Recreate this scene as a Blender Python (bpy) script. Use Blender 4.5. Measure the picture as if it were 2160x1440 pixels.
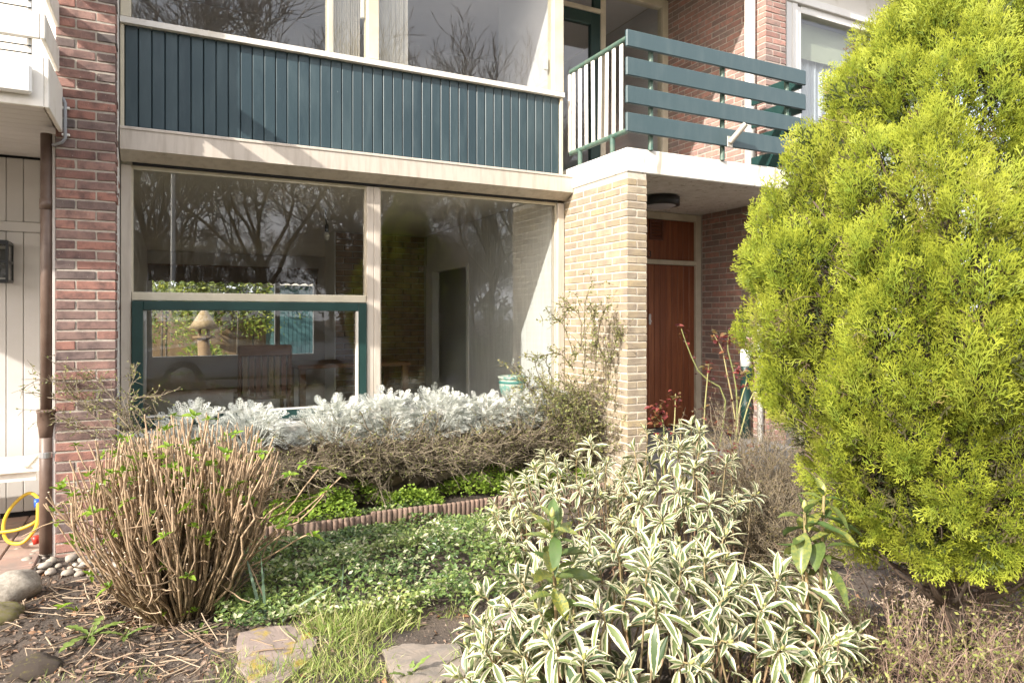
import bpy, math
import numpy as np

# ------------------------------------------------------------------ camera, sky, sun, exposure
sc = bpy.context.scene
for o in list(bpy.data.objects):
    bpy.data.objects.remove(o)
COL = sc.collection
EYE = 1.43
YAW = math.atan2(730, 1440)               # facade runs along X, the house lies towards +Y
cam_d = bpy.data.cameras.new('camera'); cam = bpy.data.objects.new('camera', cam_d); COL.objects.link(cam)
cam.location = (0, 0, EYE); cam.rotation_euler = (math.radians(90), 0, -YAW)
cam_d.sensor_width = 36; cam_d.lens = 24; cam_d.shift_y = -49 / 2160
cam_d.clip_start = 0.05; cam_d.clip_end = 900
sc.camera = cam
SUN_EL, SUN_AZ = math.radians(30.5), math.radians(66.5)   # azimuth measured from the facade normal towards the left
S = np.array([-math.cos(SUN_EL) * math.sin(SUN_AZ), -math.cos(SUN_EL) * math.cos(SUN_AZ), math.sin(SUN_EL)])
w = bpy.data.worlds.new('World'); sc.world = w; w.use_nodes = True
wn = w.node_tree.nodes; wl = w.node_tree.links
sky = wn.new('ShaderNodeTexSky'); sky.sky_type = 'NISHITA'; sky.sun_disc = False
sky.sun_elevation = SUN_EL; sky.sun_rotation = math.atan2(S[0], S[1]) % (2 * math.pi)
sky.air_density = 1.0; sky.dust_density = 6.0; sky.ozone_density = 1.0
wn['Background'].inputs[1].default_value = 0.15
# broken pale cloud over the clear sky
wtc = wn.new('ShaderNodeTexCoord'); wmap = wn.new('ShaderNodeMapping'); wmap.inputs['Scale'].default_value = (1, 1, 2.4)
wno = wn.new('ShaderNodeTexNoise'); wno.inputs['Scale'].default_value = 2.6; wno.inputs['Detail'].default_value = 7; wno.inputs['Roughness'].default_value = .55
wra = wn.new('ShaderNodeValToRGB'); wra.color_ramp.elements[0].position = .30; wra.color_ramp.elements[1].position = .62
wra.color_ramp.elements[0].color = (.25, .25, .25, 1); wra.color_ramp.elements[1].color = (.95, .95, .95, 1)
wmx = wn.new('ShaderNodeMix'); wmx.data_type = 'RGBA'; wmx.inputs['B'].default_value = (5.9, 5.8, 6.0, 1)
wl.new(wtc.outputs['Generated'], wmap.inputs[0]); wl.new(wmap.outputs[0], wno.inputs['Vector']); wl.new(wno.outputs['Fac'], wra.inputs[0])
wl.new(wra.outputs[0], wmx.inputs['Factor']); wl.new(sky.outputs[0], wmx.inputs['A']); wl.new(wmx.outputs['Result'], wn['Background'].inputs[0])
sun_d = bpy.data.lights.new('sun', 'SUN'); sun = bpy.data.objects.new('sun', sun_d); COL.objects.link(sun)
sun_d.energy = 2.8; sun_d.angle = math.radians(0.6); sun_d.color = (1, 0.94, 0.85)
from mathutils import Vector, Matrix
sun.rotation_euler = Vector(S).to_track_quat('Z', 'Y').to_euler(); sun.location = (-6, -4, 8)
sc.view_settings.view_transform = 'Standard'; sc.view_settings.look = 'None'
sc.view_settings.exposure = 1.58; sc.view_settings.gamma = 1; sc.view_settings.use_curve_mapping = False
sc.render.engine = 'CYCLES'
sc.cycles.use_denoising = True
sc.cycles.max_bounces = 8; sc.cycles.transparent_max_bounces = 16
sc.cycles.diffuse_bounces = 4; sc.cycles.glossy_bounces = 4
sc.cycles.sample_clamp_indirect = 6.0
sc.cycles.caustics_reflective = False; sc.cycles.caustics_refractive = False

rng = np.random.default_rng(7)
R2 = lambda a, b, n=None: rng.uniform(a, b, n)

# ------------------------------------------------------------------ pixel helpers (photo pixel -> place on a known plane)
_d = np.array([math.sin(YAW), math.cos(YAW)]); _r = np.array([math.cos(YAW), -math.sin(YAW)])
def ray(px, py):
    u = (px - 1080) / 1440; return np.array([*(_d + u * _r), (671 - py) / 1440])
def at_z(px, py, z=0.0):
    q = ray(px, py); t = (z - EYE) / q[2]; return np.array([q[0] * t, q[1] * t, z])
def at_y(px, py, y):
    q = ray(px, py); t = y / q[1]; return np.array([q[0] * t, y, EYE + q[2] * t])
def at_x(px, py, x):
    q = ray(px, py); t = x / q[0]; return np.array([x, q[1] * t, EYE + q[2] * t])
def at_t(px, py, t):
    q = ray(px, py); return np.array([q[0] * t, q[1] * t, EYE + q[2] * t])

# ------------------------------------------------------------------ materials
def rgb(h):
    c = [int(h[i:i + 2], 16) / 255 for i in (0, 2, 4)]
    return tuple(x / 12.92 if x <= .04045 else ((x + .055) / 1.055) ** 2.4 for x in c)
MATS = {}
def M(name, base, var=None, scale=8.0, rough=.6, bump=0.0, bscale=60.0, bdist=.004, metal=0.0, rand=None, attr=None, trans=0.0, spec=.5,
      stretch=(1, 1, 1), speck=None, speck_scale=150., speck_at=.68, tip=None, contrast=(.35, .65), coat=0.0):
    """base colour (or 'rand' list picked per object, or 'attr' list picked by the rnd attribute), blotched with 'var'"""
    if name in MATS: return MATS[name]
    m = bpy.data.materials.new(name); m.use_nodes = True; MATS[name] = m
    n = m.node_tree.nodes; l = m.node_tree.links; p = n['Principled BSDF']; out = n['Material Output']
    tc = n.new('ShaderNodeTexCoord'); oi = n.new('ShaderNodeObjectInfo')
    off = n.new('ShaderNodeVectorMath'); off.operation = 'MULTIPLY_ADD'
    off.inputs[1].default_value = stretch
    cmb = n.new('ShaderNodeMath'); cmb.operation = 'MULTIPLY'; cmb.inputs[1].default_value = 37.0
    l.new(oi.outputs['Random'], cmb.inputs[0]); l.new(tc.outputs['Object'], off.inputs[0]); l.new(cmb.outputs[0], off.inputs[2])
    def noise(sca, det=4.0):
        t = n.new('ShaderNodeTexNoise'); t.inputs['Scale'].default_value = sca; t.inputs['Detail'].default_value = det
        t.inputs['Roughness'].default_value = .6
        l.new(off.outputs[0], t.inputs['Vector']); return t.outputs['Fac']
    def ramp(fac, cols, interp='LINEAR', lo=0., hi=1.):
        r = n.new('ShaderNodeValToRGB'); e = r.color_ramp.elements; r.color_ramp.interpolation = interp
        while len(e) < len(cols): e.new(.5)
        for i, c in enumerate(cols):
            e[i].position = lo + (hi - lo) * i / max(1, len(cols) - 1); e[i].color = (*c[:3], 1)
        l.new(fac, r.inputs[0]); return r.outputs[0]
    def mix(fac, a, b):
        x = n.new('ShaderNodeMix'); x.data_type = 'RGBA'; l.new(fac, x.inputs['Factor'])
        for s, v in ((x.inputs['A'], a), (x.inputs['B'], b)):
            if isinstance(v, tuple): s.default_value = (*v[:3], 1)
            else: l.new(v, s)
        return x.outputs['Result']
    col = base
    if rand: col = ramp(oi.outputs['Random'], rand)
    if attr:
        at = n.new('ShaderNodeAttribute'); at.attribute_name = 'rnd'; col = ramp(at.outputs['Fac'], attr)
    if tip:
        at2 = n.new('ShaderNodeAttribute'); at2.attribute_name = 'along'
        if isinstance(col, tuple): col = ramp(at2.outputs['Fac'], [col, tip])
        else: col = mix(at2.outputs['Fac'], col, tip)
    if var:
        f = ramp(noise(scale), [(0, 0, 0), (1, 1, 1)], lo=contrast[0], hi=contrast[1]); col = mix(f, col, var)
    if speck:
        f = ramp(noise(speck_scale, 2.0), [(0, 0, 0), (1, 1, 1)], lo=speck_at, hi=speck_at + .04); col = mix(f, col, speck)
    if isinstance(col, tuple): p.inputs['Base Color'].default_value = (*col[:3], 1)
    else: l.new(col, p.inputs['Base Color'])
    p.inputs['Roughness'].default_value = rough; p.inputs['Metallic'].default_value = metal
    p.inputs['Specular IOR Level'].default_value = spec; p.inputs['Coat Weight'].default_value = coat
    if bump:
        b = n.new('ShaderNodeBump'); b.inputs['Strength'].default_value = bump; b.inputs['Distance'].default_value = bdist
        l.new(noise(bscale, 6.0), b.inputs['Height']); l.new(b.outputs[0], p.inputs['Normal'])
    if trans:
        t = n.new('ShaderNodeBsdfTranslucent'); mx = n.new('ShaderNodeMixShader'); mx.inputs[0].default_value = trans
        if isinstance(col, tuple): t.inputs[0].default_value = (*col[:3], 1)
        else: l.new(col, t.inputs[0])
        l.new(p.outputs[0], mx.inputs[1]); l.new(t.outputs[0], mx.inputs[2]); l.new(mx.outputs[0], out.inputs[0])
    return m

def glass_mat(name, tint, f0):
    m = bpy.data.materials.new(name); m.use_nodes = True; MATS[name] = m
    n = m.node_tree.nodes; l = m.node_tree.links; n.remove(n['Principled BSDF'])
    lw = n.new('ShaderNodeLayerWeight'); lw.inputs[0].default_value = .5
    pw = n.new('ShaderNodeMath'); pw.operation = 'POWER'; pw.inputs[1].default_value = 5
    ma = n.new('ShaderNodeMath'); ma.operation = 'MULTIPLY_ADD'; ma.inputs[1].default_value = 1 - f0; ma.inputs[2].default_value = f0
    tr = n.new('ShaderNodeBsdfTransparent'); tr.inputs[0].default_value = (*tint, 1)
    gl = n.new('ShaderNodeBsdfGlossy'); gl.inputs['Roughness'].default_value = 0.0
    mx = n.new('ShaderNodeMixShader')
    l.new(lw.outputs['Facing'], pw.inputs[0]); l.new(pw.outputs[0], ma.inputs[0]); l.new(ma.outputs[0], mx.inputs[0])
    l.new(tr.outputs[0], mx.inputs[1]); l.new(gl.outputs[0], mx.inputs[2]); l.new(mx.outputs[0], n['Material Output'].inputs[0])
    return m
GLASS = glass_mat('window_glass', (.95, .96, .95), .06)

RED = [tuple(c * 1.12 + .006 for c in q) for q in [(.15, .086, .076), (.26, .125, .096), (.30, .145, .112), (.19, .118, .102), (.33, .165, .128), (.23, .115, .092), (.16, .118, .108), (.30, .165, .132), (.105, .086, .080), (.33, .19, .152)]]
YEL = [(.31, .245, .155), (.39, .315, .205), (.43, .36, .245), (.35, .285, .195), (.42, .33, .19), (.38, .305, .21), (.46, .385, .27), (.32, .27, .20)]
BRICK_RED = M('red_brick', RED[2], rand=RED, var=(.055, .040, .040), scale=14, rough=.85, bump=.8, bscale=140, speck=(.42, .38, .34), speck_scale=90, speck_at=.71, contrast=(.42, .8))
BRICK_RED2 = M('red_brick_pale', RED[2], rand=[tuple(min(1, c * 1.25 + .02) for c in q) for q in RED], var=(.20, .16, .14), scale=16, rough=.85, bump=.7, bscale=140, speck=(.5, .45, .4), speck_scale=80, speck_at=.69, contrast=(.4, .75))
BRICK_RED_S = M('red_brick_run', RED[2], attr=[tuple(min(1, c * 1.25 + .02) for c in q) for q in RED], var=(.20, .16, .14), scale=16, rough=.85, bump=.7, bscale=140, contrast=(.4, .75))
BRICK_YEL = M('yellow_brick', YEL[1], rand=YEL, var=(.27, .22, .165), scale=9, rough=.9, bump=.9, bscale=110, speck=(.24, .19, .12), speck_scale=120, speck_at=.70)
MORT_RED = M('grey_mortar', (.46, .42, .36), var=(.36, .32, .27), scale=40, rough=.95, bump=.9, bscale=260)
MORT_YEL = M('pale_mortar', (.64, .58, .49), var=(.52, .46, .37), scale=20, rough=.95, bump=.9, bscale=220)
TEAL = M('teal_paint', (.052, .090, .100), var=(.080, .118, .126), scale=4, contrast=(.45, .8), rough=.42, bump=.12, bscale=40, speck=(.30, .36, .36), speck_scale=26, speck_at=.80, stretch=(2.2, 2.2, .5))
TEAL_P = M('teal_plank_paint', (.032, .058, .070), rand=[(.027, .050, .062), (.033, .060, .072), (.040, .068, .080), (.030, .055, .067)], var=(.062, .096, .108), scale=3.5, contrast=(.45, .8), rough=.38, bump=.15, bscale=30, speck=(.34, .40, .40), speck_scale=22, speck_at=.775, stretch=(2.5, 2.5, .6))
DKGREEN = M('dark_green_paint', (.012, .040, .036), var=(.018, .055, .050), scale=5, rough=.4)
GREENRAIL = M('green_metal_paint', (.055, .12, .095), var=(.12, .17, .13), scale=22, rough=.5, bump=.2)
CREAM = M('cream_frame_paint', (.66, .60, .47), var=(.55, .50, .38), scale=6, rough=.5, bump=.08)
BEIGE = M('beige_metal', (.56, .50, .43), var=(.40, .345, .28), scale=4, rough=.42, bump=.05, stretch=(5, 5, .6), contrast=(.45, .8))
WHITE = M('white_paint', (.74, .71, .65), var=(.55, .51, .42), scale=6, contrast=(.5, .8), rough=.5, bump=.15, bscale=40)
WHITEPVC = M('white_plastic', (.80, .79, .76), var=(.74, .73, .69), scale=3, rough=.35)
SLAB = M('white_concrete_paint', (.80, .78, .73), var=(.66, .63, .56), scale=3.2, rough=.75, bump=.4, bscale=70, speck=(.46, .42, .34), speck_scale=7, speck_at=.63, stretch=(3, 3, .3), contrast=(.40, .72))
SOFFIT = M('porch_ceiling_paint', (.60, .53, .44), var=(.52, .45, .37), scale=2, rough=.8)
DARK = M('dark_void', (.012, .012, .013), rough=.9)
BLACK = M('black_metal', (.012, .013, .014), rough=.35)
DOORWOOD = M('red_brown_door_wood', (.2, .07, .03), rand=[(.23, .075, .032), (.28, .095, .040), (.33, .118, .048), (.25, .085, .036)], var=(.19, .06, .027), scale=5, rough=.38, bump=.2, bscale=30, stretch=(8, 8, .5))
BROWNPIPE = M('brown_pipe_paint', (.105, .066, .048), var=(.15, .105, .08), scale=9, rough=.45, bump=.15, speck=(.5, .47, .42), speck_scale=40, speck_at=.79)
STEEL = M('steel', (.55, .56, .57), rough=.35, metal=.9)
GREYPLASTIC = M('grey_plastic', (.28, .29, .31), rough=.45)
INWALL = M('grey_wallpaper', (.70, .71, .70), var=(.60, .61, .61), scale=30, rough=.9, bump=.3, bscale=60, stretch=(1, 1, .12))
INWHITE = M('interior_white', (.76, .74, .70), var=(.72, .70, .66), scale=3, rough=.9)
UPWALL = M('upstairs_wall_paint', (.66, .64, .66), var=(.62, .60, .62), scale=2, rough=.9)
INCEIL = M('interior_ceiling', (.72, .67, .58), var=(.66, .61, .53), scale=2, rough=.9)
INFLOOR = M('interior_floor', (.22, .14, .085), var=(.27, .18, .11), scale=6, rough=.45)

# ------------------------------------------------------------------ mesh builders
def link(o, parent=None):
    COL.objects.link(o)
    if parent is not None:
        o.parent = parent
    return o
BASE = {}                                   # world base of each Empty: children are given in world coordinates
def wloc(o):
    v = np.zeros(3)
    while o is not None:
        v = v + np.array(o.location); o = o.parent
    return v
def thing(name, loc, label, cat, group=None):
    o = bpy.data.objects.new(name, None); COL.objects.link(o); o.location = tuple(loc); o.empty_display_size = .1
    o['label'] = label; o['category'] = cat
    if group: o['group'] = group
    return o
def tag(o, label=None, cat=None, group=None, kind=None):
    for k, v in (('label', label), ('category', cat), ('group', group), ('kind', kind)):
        if v: o[k] = v
    return o
def mesh_obj(name, me, mat, parent=None, world=True, loc=None):
    if mat is not None and not me.materials:
        for q in (mat if isinstance(mat, (list, tuple)) else [mat]): me.materials.append(q)
    o = bpy.data.objects.new(name, me); link(o, parent)
    if loc is not None:
        o.location = tuple(np.array(loc, float) - (wloc(parent) if parent is not None else 0))
    elif parent is not None:
        o.location = tuple(-wloc(parent))
    return o
def mesh_np(name, V, F, smooth=False, attrs=None, mi=None):
    V = np.asarray(V, np.float32); F = np.asarray(F, np.int32); k = F.shape[1]
    me = bpy.data.meshes.new(name); me.vertices.add(len(V)); me.vertices.foreach_set('co', V.ravel())
    me.loops.add(F.size); me.loops.foreach_set('vertex_index', F.ravel())
    me.polygons.add(len(F)); me.polygons.foreach_set('loop_start', np.arange(0, F.size, k, dtype=np.int32))
    me.polygons.foreach_set('loop_total', np.full(len(F), k, np.int32))
    if smooth: me.polygons.foreach_set('use_smooth', np.ones(len(F), bool))
    if mi is not None: me.polygons.foreach_set('material_index', np.asarray(mi, np.int32))
    for nm, arr in (attrs or {}).items():
        a = me.attributes.new(nm, 'FLOAT', 'POINT'); a.data.foreach_set('value', np.asarray(arr, np.float32))
    me.update(calc_edges=True); me.validate(); return me

class MB:
    """collects boxes, prisms and tubes, built as ONE mesh"""
    def __init__(s): s.v = []; s.f = []
    def add(s, v, f):
        b = len(s.v); s.v += [tuple(map(float, q)) for q in v]; s.f += [tuple(int(i) + b for i in q) for q in f]; return s
    def box(s, x0, x1, y0, y1, z0, z1, bev=0.0):
        v, f = bevbox(x1 - x0, y1 - y0, z1 - z0, bev); c = np.array([(x0 + x1) / 2, (y0 + y1) / 2, (z0 + z1) / 2])
        return s.add(v + c, f)
    def prism(s, poly, axis, a0, a1):
        """poly: 2-D outline in the two other axes; extruded along axis"""
        n = len(poly); v = []
        for a in (a0, a1):
            for p, q in poly: v.append({'x': (a, p, q), 'y': (p, a, q), 'z': (p, q, a)}[axis])
        f = [tuple(range(n))[::-1], tuple(range(n, 2 * n))] + [(i, (i + 1) % n, n + (i + 1) % n, n + i) for i in range(n)]
        return s.add(v, f)
    def tube(s, path, r, n=10, cap=True):
        P = np.array(path, float)[None]; rr = np.broadcast_to(np.array(r, float), (len(path),))[None]
        V, F, _ = tubes(P, rr, n); b = len(V); s.add(V, F)
        if cap:
            k = len(path); base = len(s.v) - b
            s.f.append(tuple(base + i for i in range(n))[::-1]); s.f.append(tuple(base + (k - 1) * n + i for i in range(n)))
        return s
    def lathe(s, prof, c, n=24, axis='z'):
        v = []; f = []
        for r, z in prof:
            for i in range(n):
                a = 2 * math.pi * i / n
                q = (r * math.cos(a), r * math.sin(a), z)
                v.append((c[0] + q[0], c[1] + q[1], c[2] + q[2]) if axis == 'z' else (c[0] + q[0], c[1] + q[2], c[2] + q[1]))
        for j in range(len(prof) - 1):
            for i in range(n): f.append((j * n + i, j * n + (i + 1) % n, (j + 1) * n + (i + 1) % n, (j + 1) * n + i))
        f.append(tuple(range(n))[::-1]); f.append(tuple((len(prof) - 1) * n + i for i in range(n)))
        return s.add(v, f)
    def build(s, name, mat, parent=None, smooth=False, origin=None):
        me = bpy.data.meshes.new(name)
        V = np.array(s.v) - (np.array(origin) if origin is not None else 0)
        me.from_pydata([tuple(q) for q in V], [], s.f); me.update()
        import bmesh
        bm = bmesh.new(); bm.from_mesh(me); bmesh.ops.recalc_face_normals(bm, faces=bm.faces[:]); bm.to_mesh(me); bm.free()
        if smooth: me.polygons.foreach_set('use_smooth', np.ones(len(me.polygons), bool))
        return mesh_obj(name, me, mat, parent, loc=origin)
def bevbox(w, d, h, b=0.0):
    x, y, z = w / 2, d / 2, h / 2
    if b <= 0:
        v = [(-x, -y, -z), (x, -y, -z), (x, y, -z), (-x, y, -z), (-x, -y, z), (x, -y, z), (x, y, z), (-x, y, z)]
        return np.array(v), [(0, 3, 2, 1), (4, 5, 6, 7), (0, 1, 5, 4), (1, 2, 6, 5), (2, 3, 7, 6), (3, 0, 4, 7)]
    v = []; idx = {}
    for sx in (-1, 1):
        for sy in (-1, 1):
            for sz in (-1, 1):
                for ax in range(3):
                    p = [sx * (x - b), sy * (y - b), sz * (z - b)]; p[ax] = (sx * x, sy * y, sz * z)[ax]
                    idx[(sx, sy, sz, ax)] = len(v); v.append(p)
    f = []
    for ax in range(3):
        o = [i for i in range(3) if i != ax]
        for s in (-1, 1):
            q = []
            for a, c in ((-1, -1), (1, -1), (1, 1), (-1, 1)):
                k = [0, 0, 0]; k[ax] = s; k[o[0]] = a; k[o[1]] = c; q.append(idx[(*k, ax)])
            f.append(tuple(q))
    for ax in range(3):                       # edges parallel to ax
        o = [i for i in range(3) if i != ax]
        for a in (-1, 1):
            for c in (-1, 1):
                k0 = [0, 0, 0]; k0[o[0]] = a; k0[o[1]] = c; k0[ax] = -1; k1 = list(k0); k1[ax] = 1
                f.append((idx[(*k0, o[0])], idx[(*k1, o[0])], idx[(*k1, o[1])], idx[(*k0, o[1])]))
    for sx in (-1, 1):
        for sy in (-1, 1):
            for sz in (-1, 1): f.append(tuple(idx[(sx, sy, sz, a)] for a in range(3)))
    return np.array(v), f
def nrm(v): return v / np.maximum(np.linalg.norm(v, axis=-1, keepdims=True), 1e-9)
def tubes(P, R, ns=4):
    """P (n,k,3) polylines, R (n,k) radii -> vertices, quads, position along (0..1)"""
    n, k, _ = P.shape; T = nrm(np.gradient(P, axis=1)); ref = np.zeros_like(T); ref[..., 0] = .31; ref[..., 1] = .95; ref[..., 2] = .07
    N = nrm(np.cross(T, ref)); B = np.cross(T, N); a = np.arange(ns) * 2 * math.pi / ns
    V = P[:, :, None] + R[:, :, None, None] * (np.cos(a)[:, None] * N[:, :, None] + np.sin(a)[:, None] * B[:, :, None])
    i = np.arange(n)[:, None, None] * k * ns; j = np.arange(k - 1)[None, :, None] * ns; m = np.arange(ns)[None, None]; m2 = (m + 1) % ns
    F = np.stack([i + j + m, i + j + m2, i + j + ns + m2, i + j + ns + m], -1).reshape(-1, 4)
    A = np.broadcast_to((np.arange(k) / (k - 1))[None, :, None], (n, k, ns)).ravel()
    return V.reshape(-1, 3), F, A
def frames(fwd, up):
    y = nrm(fwd); x = nrm(np.cross(y, up)); z = np.cross(x, y); return np.stack([x, y, z], -1)
def scatter(T, P, fwd, up, s):
    """T = (verts, faces, along): copies at P, +Y turned to fwd and +Z near up, scaled by s"""
    V, F, A = T; n = len(P); s = np.broadcast_to(np.asarray(s, float).reshape(-1, 1) if np.ndim(s) < 2 else s, (n, np.shape(s)[1] if np.ndim(s) == 2 else 1))
    R = frames(np.asarray(fwd, float), np.asarray(up, float))
    L = V[None] * s[:, None, :]
    W = np.einsum('nij,nmj->nmi', R, L) + np.asarray(P)[:, None]
    FF = (F[None] + (np.arange(n) * len(V))[:, None, None]).reshape(-1, F.shape[1])
    return W.reshape(-1, 3), FF, np.tile(A, n)
def joined(name, chunks, mat, parent=None, smooth=True, kind=None, rnds=None, origin=None):
    """chunks of (V,F,A[,rnd per vertex]) with same face size"""
    V = np.concatenate([c[0] for c in chunks]); off = np.cumsum([0] + [len(c[0]) for c in chunks[:-1]])
    F = np.concatenate([c[1] + o for c, o in zip(chunks, off)]); A = np.concatenate([c[2] for c in chunks])
    rd = np.concatenate([c[3] if len(c) > 3 else np.full(len(c[0]), .5) for c in chunks])
    mi = np.concatenate([np.full(len(c[1]), c[4] if len(c) > 4 else 0) for c in chunks])
    if origin is not None: V = V - np.asarray(origin)
    me = mesh_np(name, V, F, smooth, {'along': A, 'rnd': rd}, mi)
    o = mesh_obj(name, me, mat, parent, loc=origin)
    if kind: o['kind'] = kind
    return o
def withrnd(c, n, lo=0., hi=1., mi=0):
    """give each of the n copies in chunk c its own random number"""
    m = len(c[0]) // n; return (c[0], c[1], c[2], np.repeat(rng.uniform(lo, hi, n), m), mi)
def rdir(n, zlo=-1., zhi=1.):
    z = R2(zlo, zhi, n); a = R2(0, 2 * math.pi, n); r = np.sqrt(np.maximum(0, 1 - z * z)); return np.stack([r * np.cos(a), r * np.sin(a), z], -1)
def vnoise(x, y, seed=0):
    def h(i, j):
        q = np.sin(i * 127.1 + j * 311.7 + seed * 74.7) * 43758.5453; return q - np.floor(q)
    i = np.floor(x); j = np.floor(y); fx = x - i; fy = y - j; fx = fx * fx * (3 - 2 * fx); fy = fy * fy * (3 - 2 * fy)
    return (h(i, j) * (1 - fx) + h(i + 1, j) * fx) * (1 - fy) + (h(i, j + 1) * (1 - fx) + h(i + 1, j + 1) * fx) * fy

# leaf-like templates: length 1 along +Y, width along X, normal +Z
def t_leaf(width=.3, na=2, nl=4, curl=.15, fold=.12, pw=.8):
    V = []; A = []
    for j in range(nl + 1):
        t = j / nl; w = width / 2 * (math.sin(math.pi * min(1, max(0, t)) ** pw) ** .85 if 0 < t < 1 else .02)
        for i in range(na + 1):
            a = 2 * i / na - 1; V.append((a * w, t, fold * abs(a) * w * 2 - curl * t * t)); A.append(abs(a))
    F = []
    for j in range(nl):
        for i in range(na):
            a = j * (na + 1) + i; F += [(a, a + 1, a + na + 2), (a, a + na + 2, a + na + 1)]
    return np.array(V), np.array(F), np.array(A)
def t_blade(width=.03, nl=4, curl=.35):
    V = []; F = []; A = []
    for j in range(nl + 1):
        t = j / nl; w = width / 2 * (1 - t ** 2.2) + .001
        V += [(-w, t - .12 * curl * t * t, -curl * t * t), (w, t - .12 * curl * t * t, -curl * t * t)]; A += [t, t]
    for j in range(nl): a = 2 * j; F += [(a, a + 1, a + 3), (a, a + 3, a + 2)]
    return np.array(V), np.array(F), np.array(A)

# ------------------------------------------------------------------ ground, paving, street
def gz(x, y):
    x = np.asarray(x, float); y = np.asarray(y, float)
    z = (vnoise(x * 3, y * 3, 1) - .5) * .05 + (vnoise(x * 11, y * 11, 2) - .5) * .022 + (vnoise(x * 34, y * 34, 3) - .5) * .012
    near = np.clip((y - 1.2) / .5, 0, 1) * np.clip((4.9 - y) / .2, 0, 1) * np.clip((x + 1.0) / .3, 0, 1)
    bed = np.clip((y - 4.50) / .04, 0, 1) * np.clip((x - .25) / .3, 0, 1)
    return z * near + .075 * bed
def axis(lo, hi, step, far):
    m = np.arange(lo, hi, step); a = lo - np.geomspace(step, far, 26)[::-1]; b = m[-1] + np.geomspace(step, far, 26)
    return np.concatenate([a, m, b])
gx = axis(-1.4, 5.6, .03, 380); gy = axis(1.4, 5.0, .03, 380)
GX, GY = np.meshgrid(gx, gy); GZ = gz(GX, GY); nx = len(gx)
ii, jj = np.meshgrid(np.arange(nx - 1), np.arange(len(gy) - 1)); q = (jj * nx + ii).ravel()
SOIL = M('garden_soil', (.055, .044, .036), var=(.115, .088, .068), scale=5, rough=.95, bump=1.0, bscale=60, bdist=.012, speck=(.22, .17, .12), speck_scale=70, speck_at=.66)
gm = mesh_np('ground', np.stack([GX.ravel(), GY.ravel(), GZ.ravel()], -1), np.stack([q, q + 1, q + nx + 1, q + nx], -1), True)
tag(mesh_obj('ground', gm, SOIL), kind='structure')
ASPH = M('asphalt', (.055, .054, .053), var=(.075, .073, .07), scale=2, rough=.9, bump=.5, bscale=200)
PAV = M('grey_pavers', (.20, .19, .175), var=(.15, .145, .135), scale=4, rough=.9, bump=.4, bscale=90)
tag(MB().box(-60, 60, -6.6, -2.6, -.12, .012).build('road', ASPH), kind='structure')
tag(MB().box(-60, 60, -2.4, -.9, -.1, .07).build('pavement', PAV), kind='structure')
tag(MB().box(-60, 60, -2.6, -2.4, -.1, .09, .01).build('kerb', PAV), kind='structure')
VERGE = M('verge_grass', (.07, .10, .03), var=(.12, .12, .05), scale=.8, rough=.9, bump=.6, bscale=30)
tag(MB().box(-60, 60, -40, -6.8, -.1, .06).build('grass_verge', VERGE), kind='structure')
# red-brown tiles on the neighbour's path
TILE = M('terracotta_tile', (.33, .21, .16), rand=[(.28, .18, .14), (.36, .24, .185), (.32, .20, .155), (.38, .27, .215)], var=(.24, .18, .15), scale=9, rough=.85, bump=.4, bscale=80)
pv = tag(MB().box(-3.2, -.66, 4.30, 5.88, -.06, .006).build('path', MORT_RED), kind='structure')
tv, tf = bevbox(.192, .192, .04, .006); tme = bpy.data.meshes.new('tile'); tme.from_pydata([tuple(v) for v in tv], [], tf); tme.materials.append(TILE)
for i in range(7):
    for j in range(8):
        mesh_obj('tile', tme, None, pv, loc=(-.766 - .2 * i, 4.405 + .2 * j, .004 + R2(-.003, .003)))

# ------------------------------------------------------------------ bricks
def hexo(w, d, h, seed):
    """one brick: bevelled box with slightly uneven corners"""
    r = np.random.default_rng(seed); v, f = bevbox(w, d, h, .0035); v = v + r.uniform(-.0016, .0016, v.shape); return v, f
BR = {}
def brick(parent, x0, x1, y0, y1, z0, z1, mat, joined_to=None):
    if joined_to is not None:
        v, f = hexo(x1 - x0, y1 - y0, z1 - z0, len(joined_to)); joined_to.append((v + np.array([(x0 + x1) / 2, (y0 + y1) / 2, (z0 + z1) / 2]), f)); return
    key = (round(x1 - x0, 3), round(y1 - y0, 3), round(z1 - z0, 3), int(rng.integers(4)), mat.name)
    if key not in BR:
        v, f = hexo(*key[:3], len(BR)); me = bpy.data.meshes.new('brick'); me.from_pydata([tuple(q) for q in v], [], f); me.materials.append(mat); BR[key] = me
    o = mesh_obj('brick', BR[key], None, parent, loc=((x0 + x1) / 2 + R2(-.0015, .0015), (y0 + y1) / 2 + R2(-.0018, .0018), (z0 + z1) / 2 + R2(-.001, .001)))
    o.rotation_euler = (R2(-.004, .004), R2(-.006, .006), R2(-.006, .006)); return o
def brick_run(name, lst, mat, parent):
    V = np.concatenate([a for a, _ in lst]); fs = []; n = 0; rd = []
    for a, f in lst:
        fs += [tuple(i + n for i in q) for q in f]; n += len(a); rd += [R2(0, 1)] * len(a)
    me = bpy.data.meshes.new(name); me.from_pydata([tuple(v) for v in V], [], fs)
    at = me.attributes.new('rnd', 'FLOAT', 'POINT'); at.data.foreach_set('value', np.array(rd, np.float32)); me.update()
    o = mesh_obj(name, me, mat, parent); o['kind'] = 'stuff'; return o
CH, BH = .0605, .0495                        # course height, brick height

# ------------------------------------------------------------------ the house in the middle
house = thing('row_house', (1.5, 5.25, 0), 'middle row house with large front window, teal plank cladding and yellow brick side wall', 'house', 'row houses')
YW = 5.25; XF = 3.171
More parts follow.
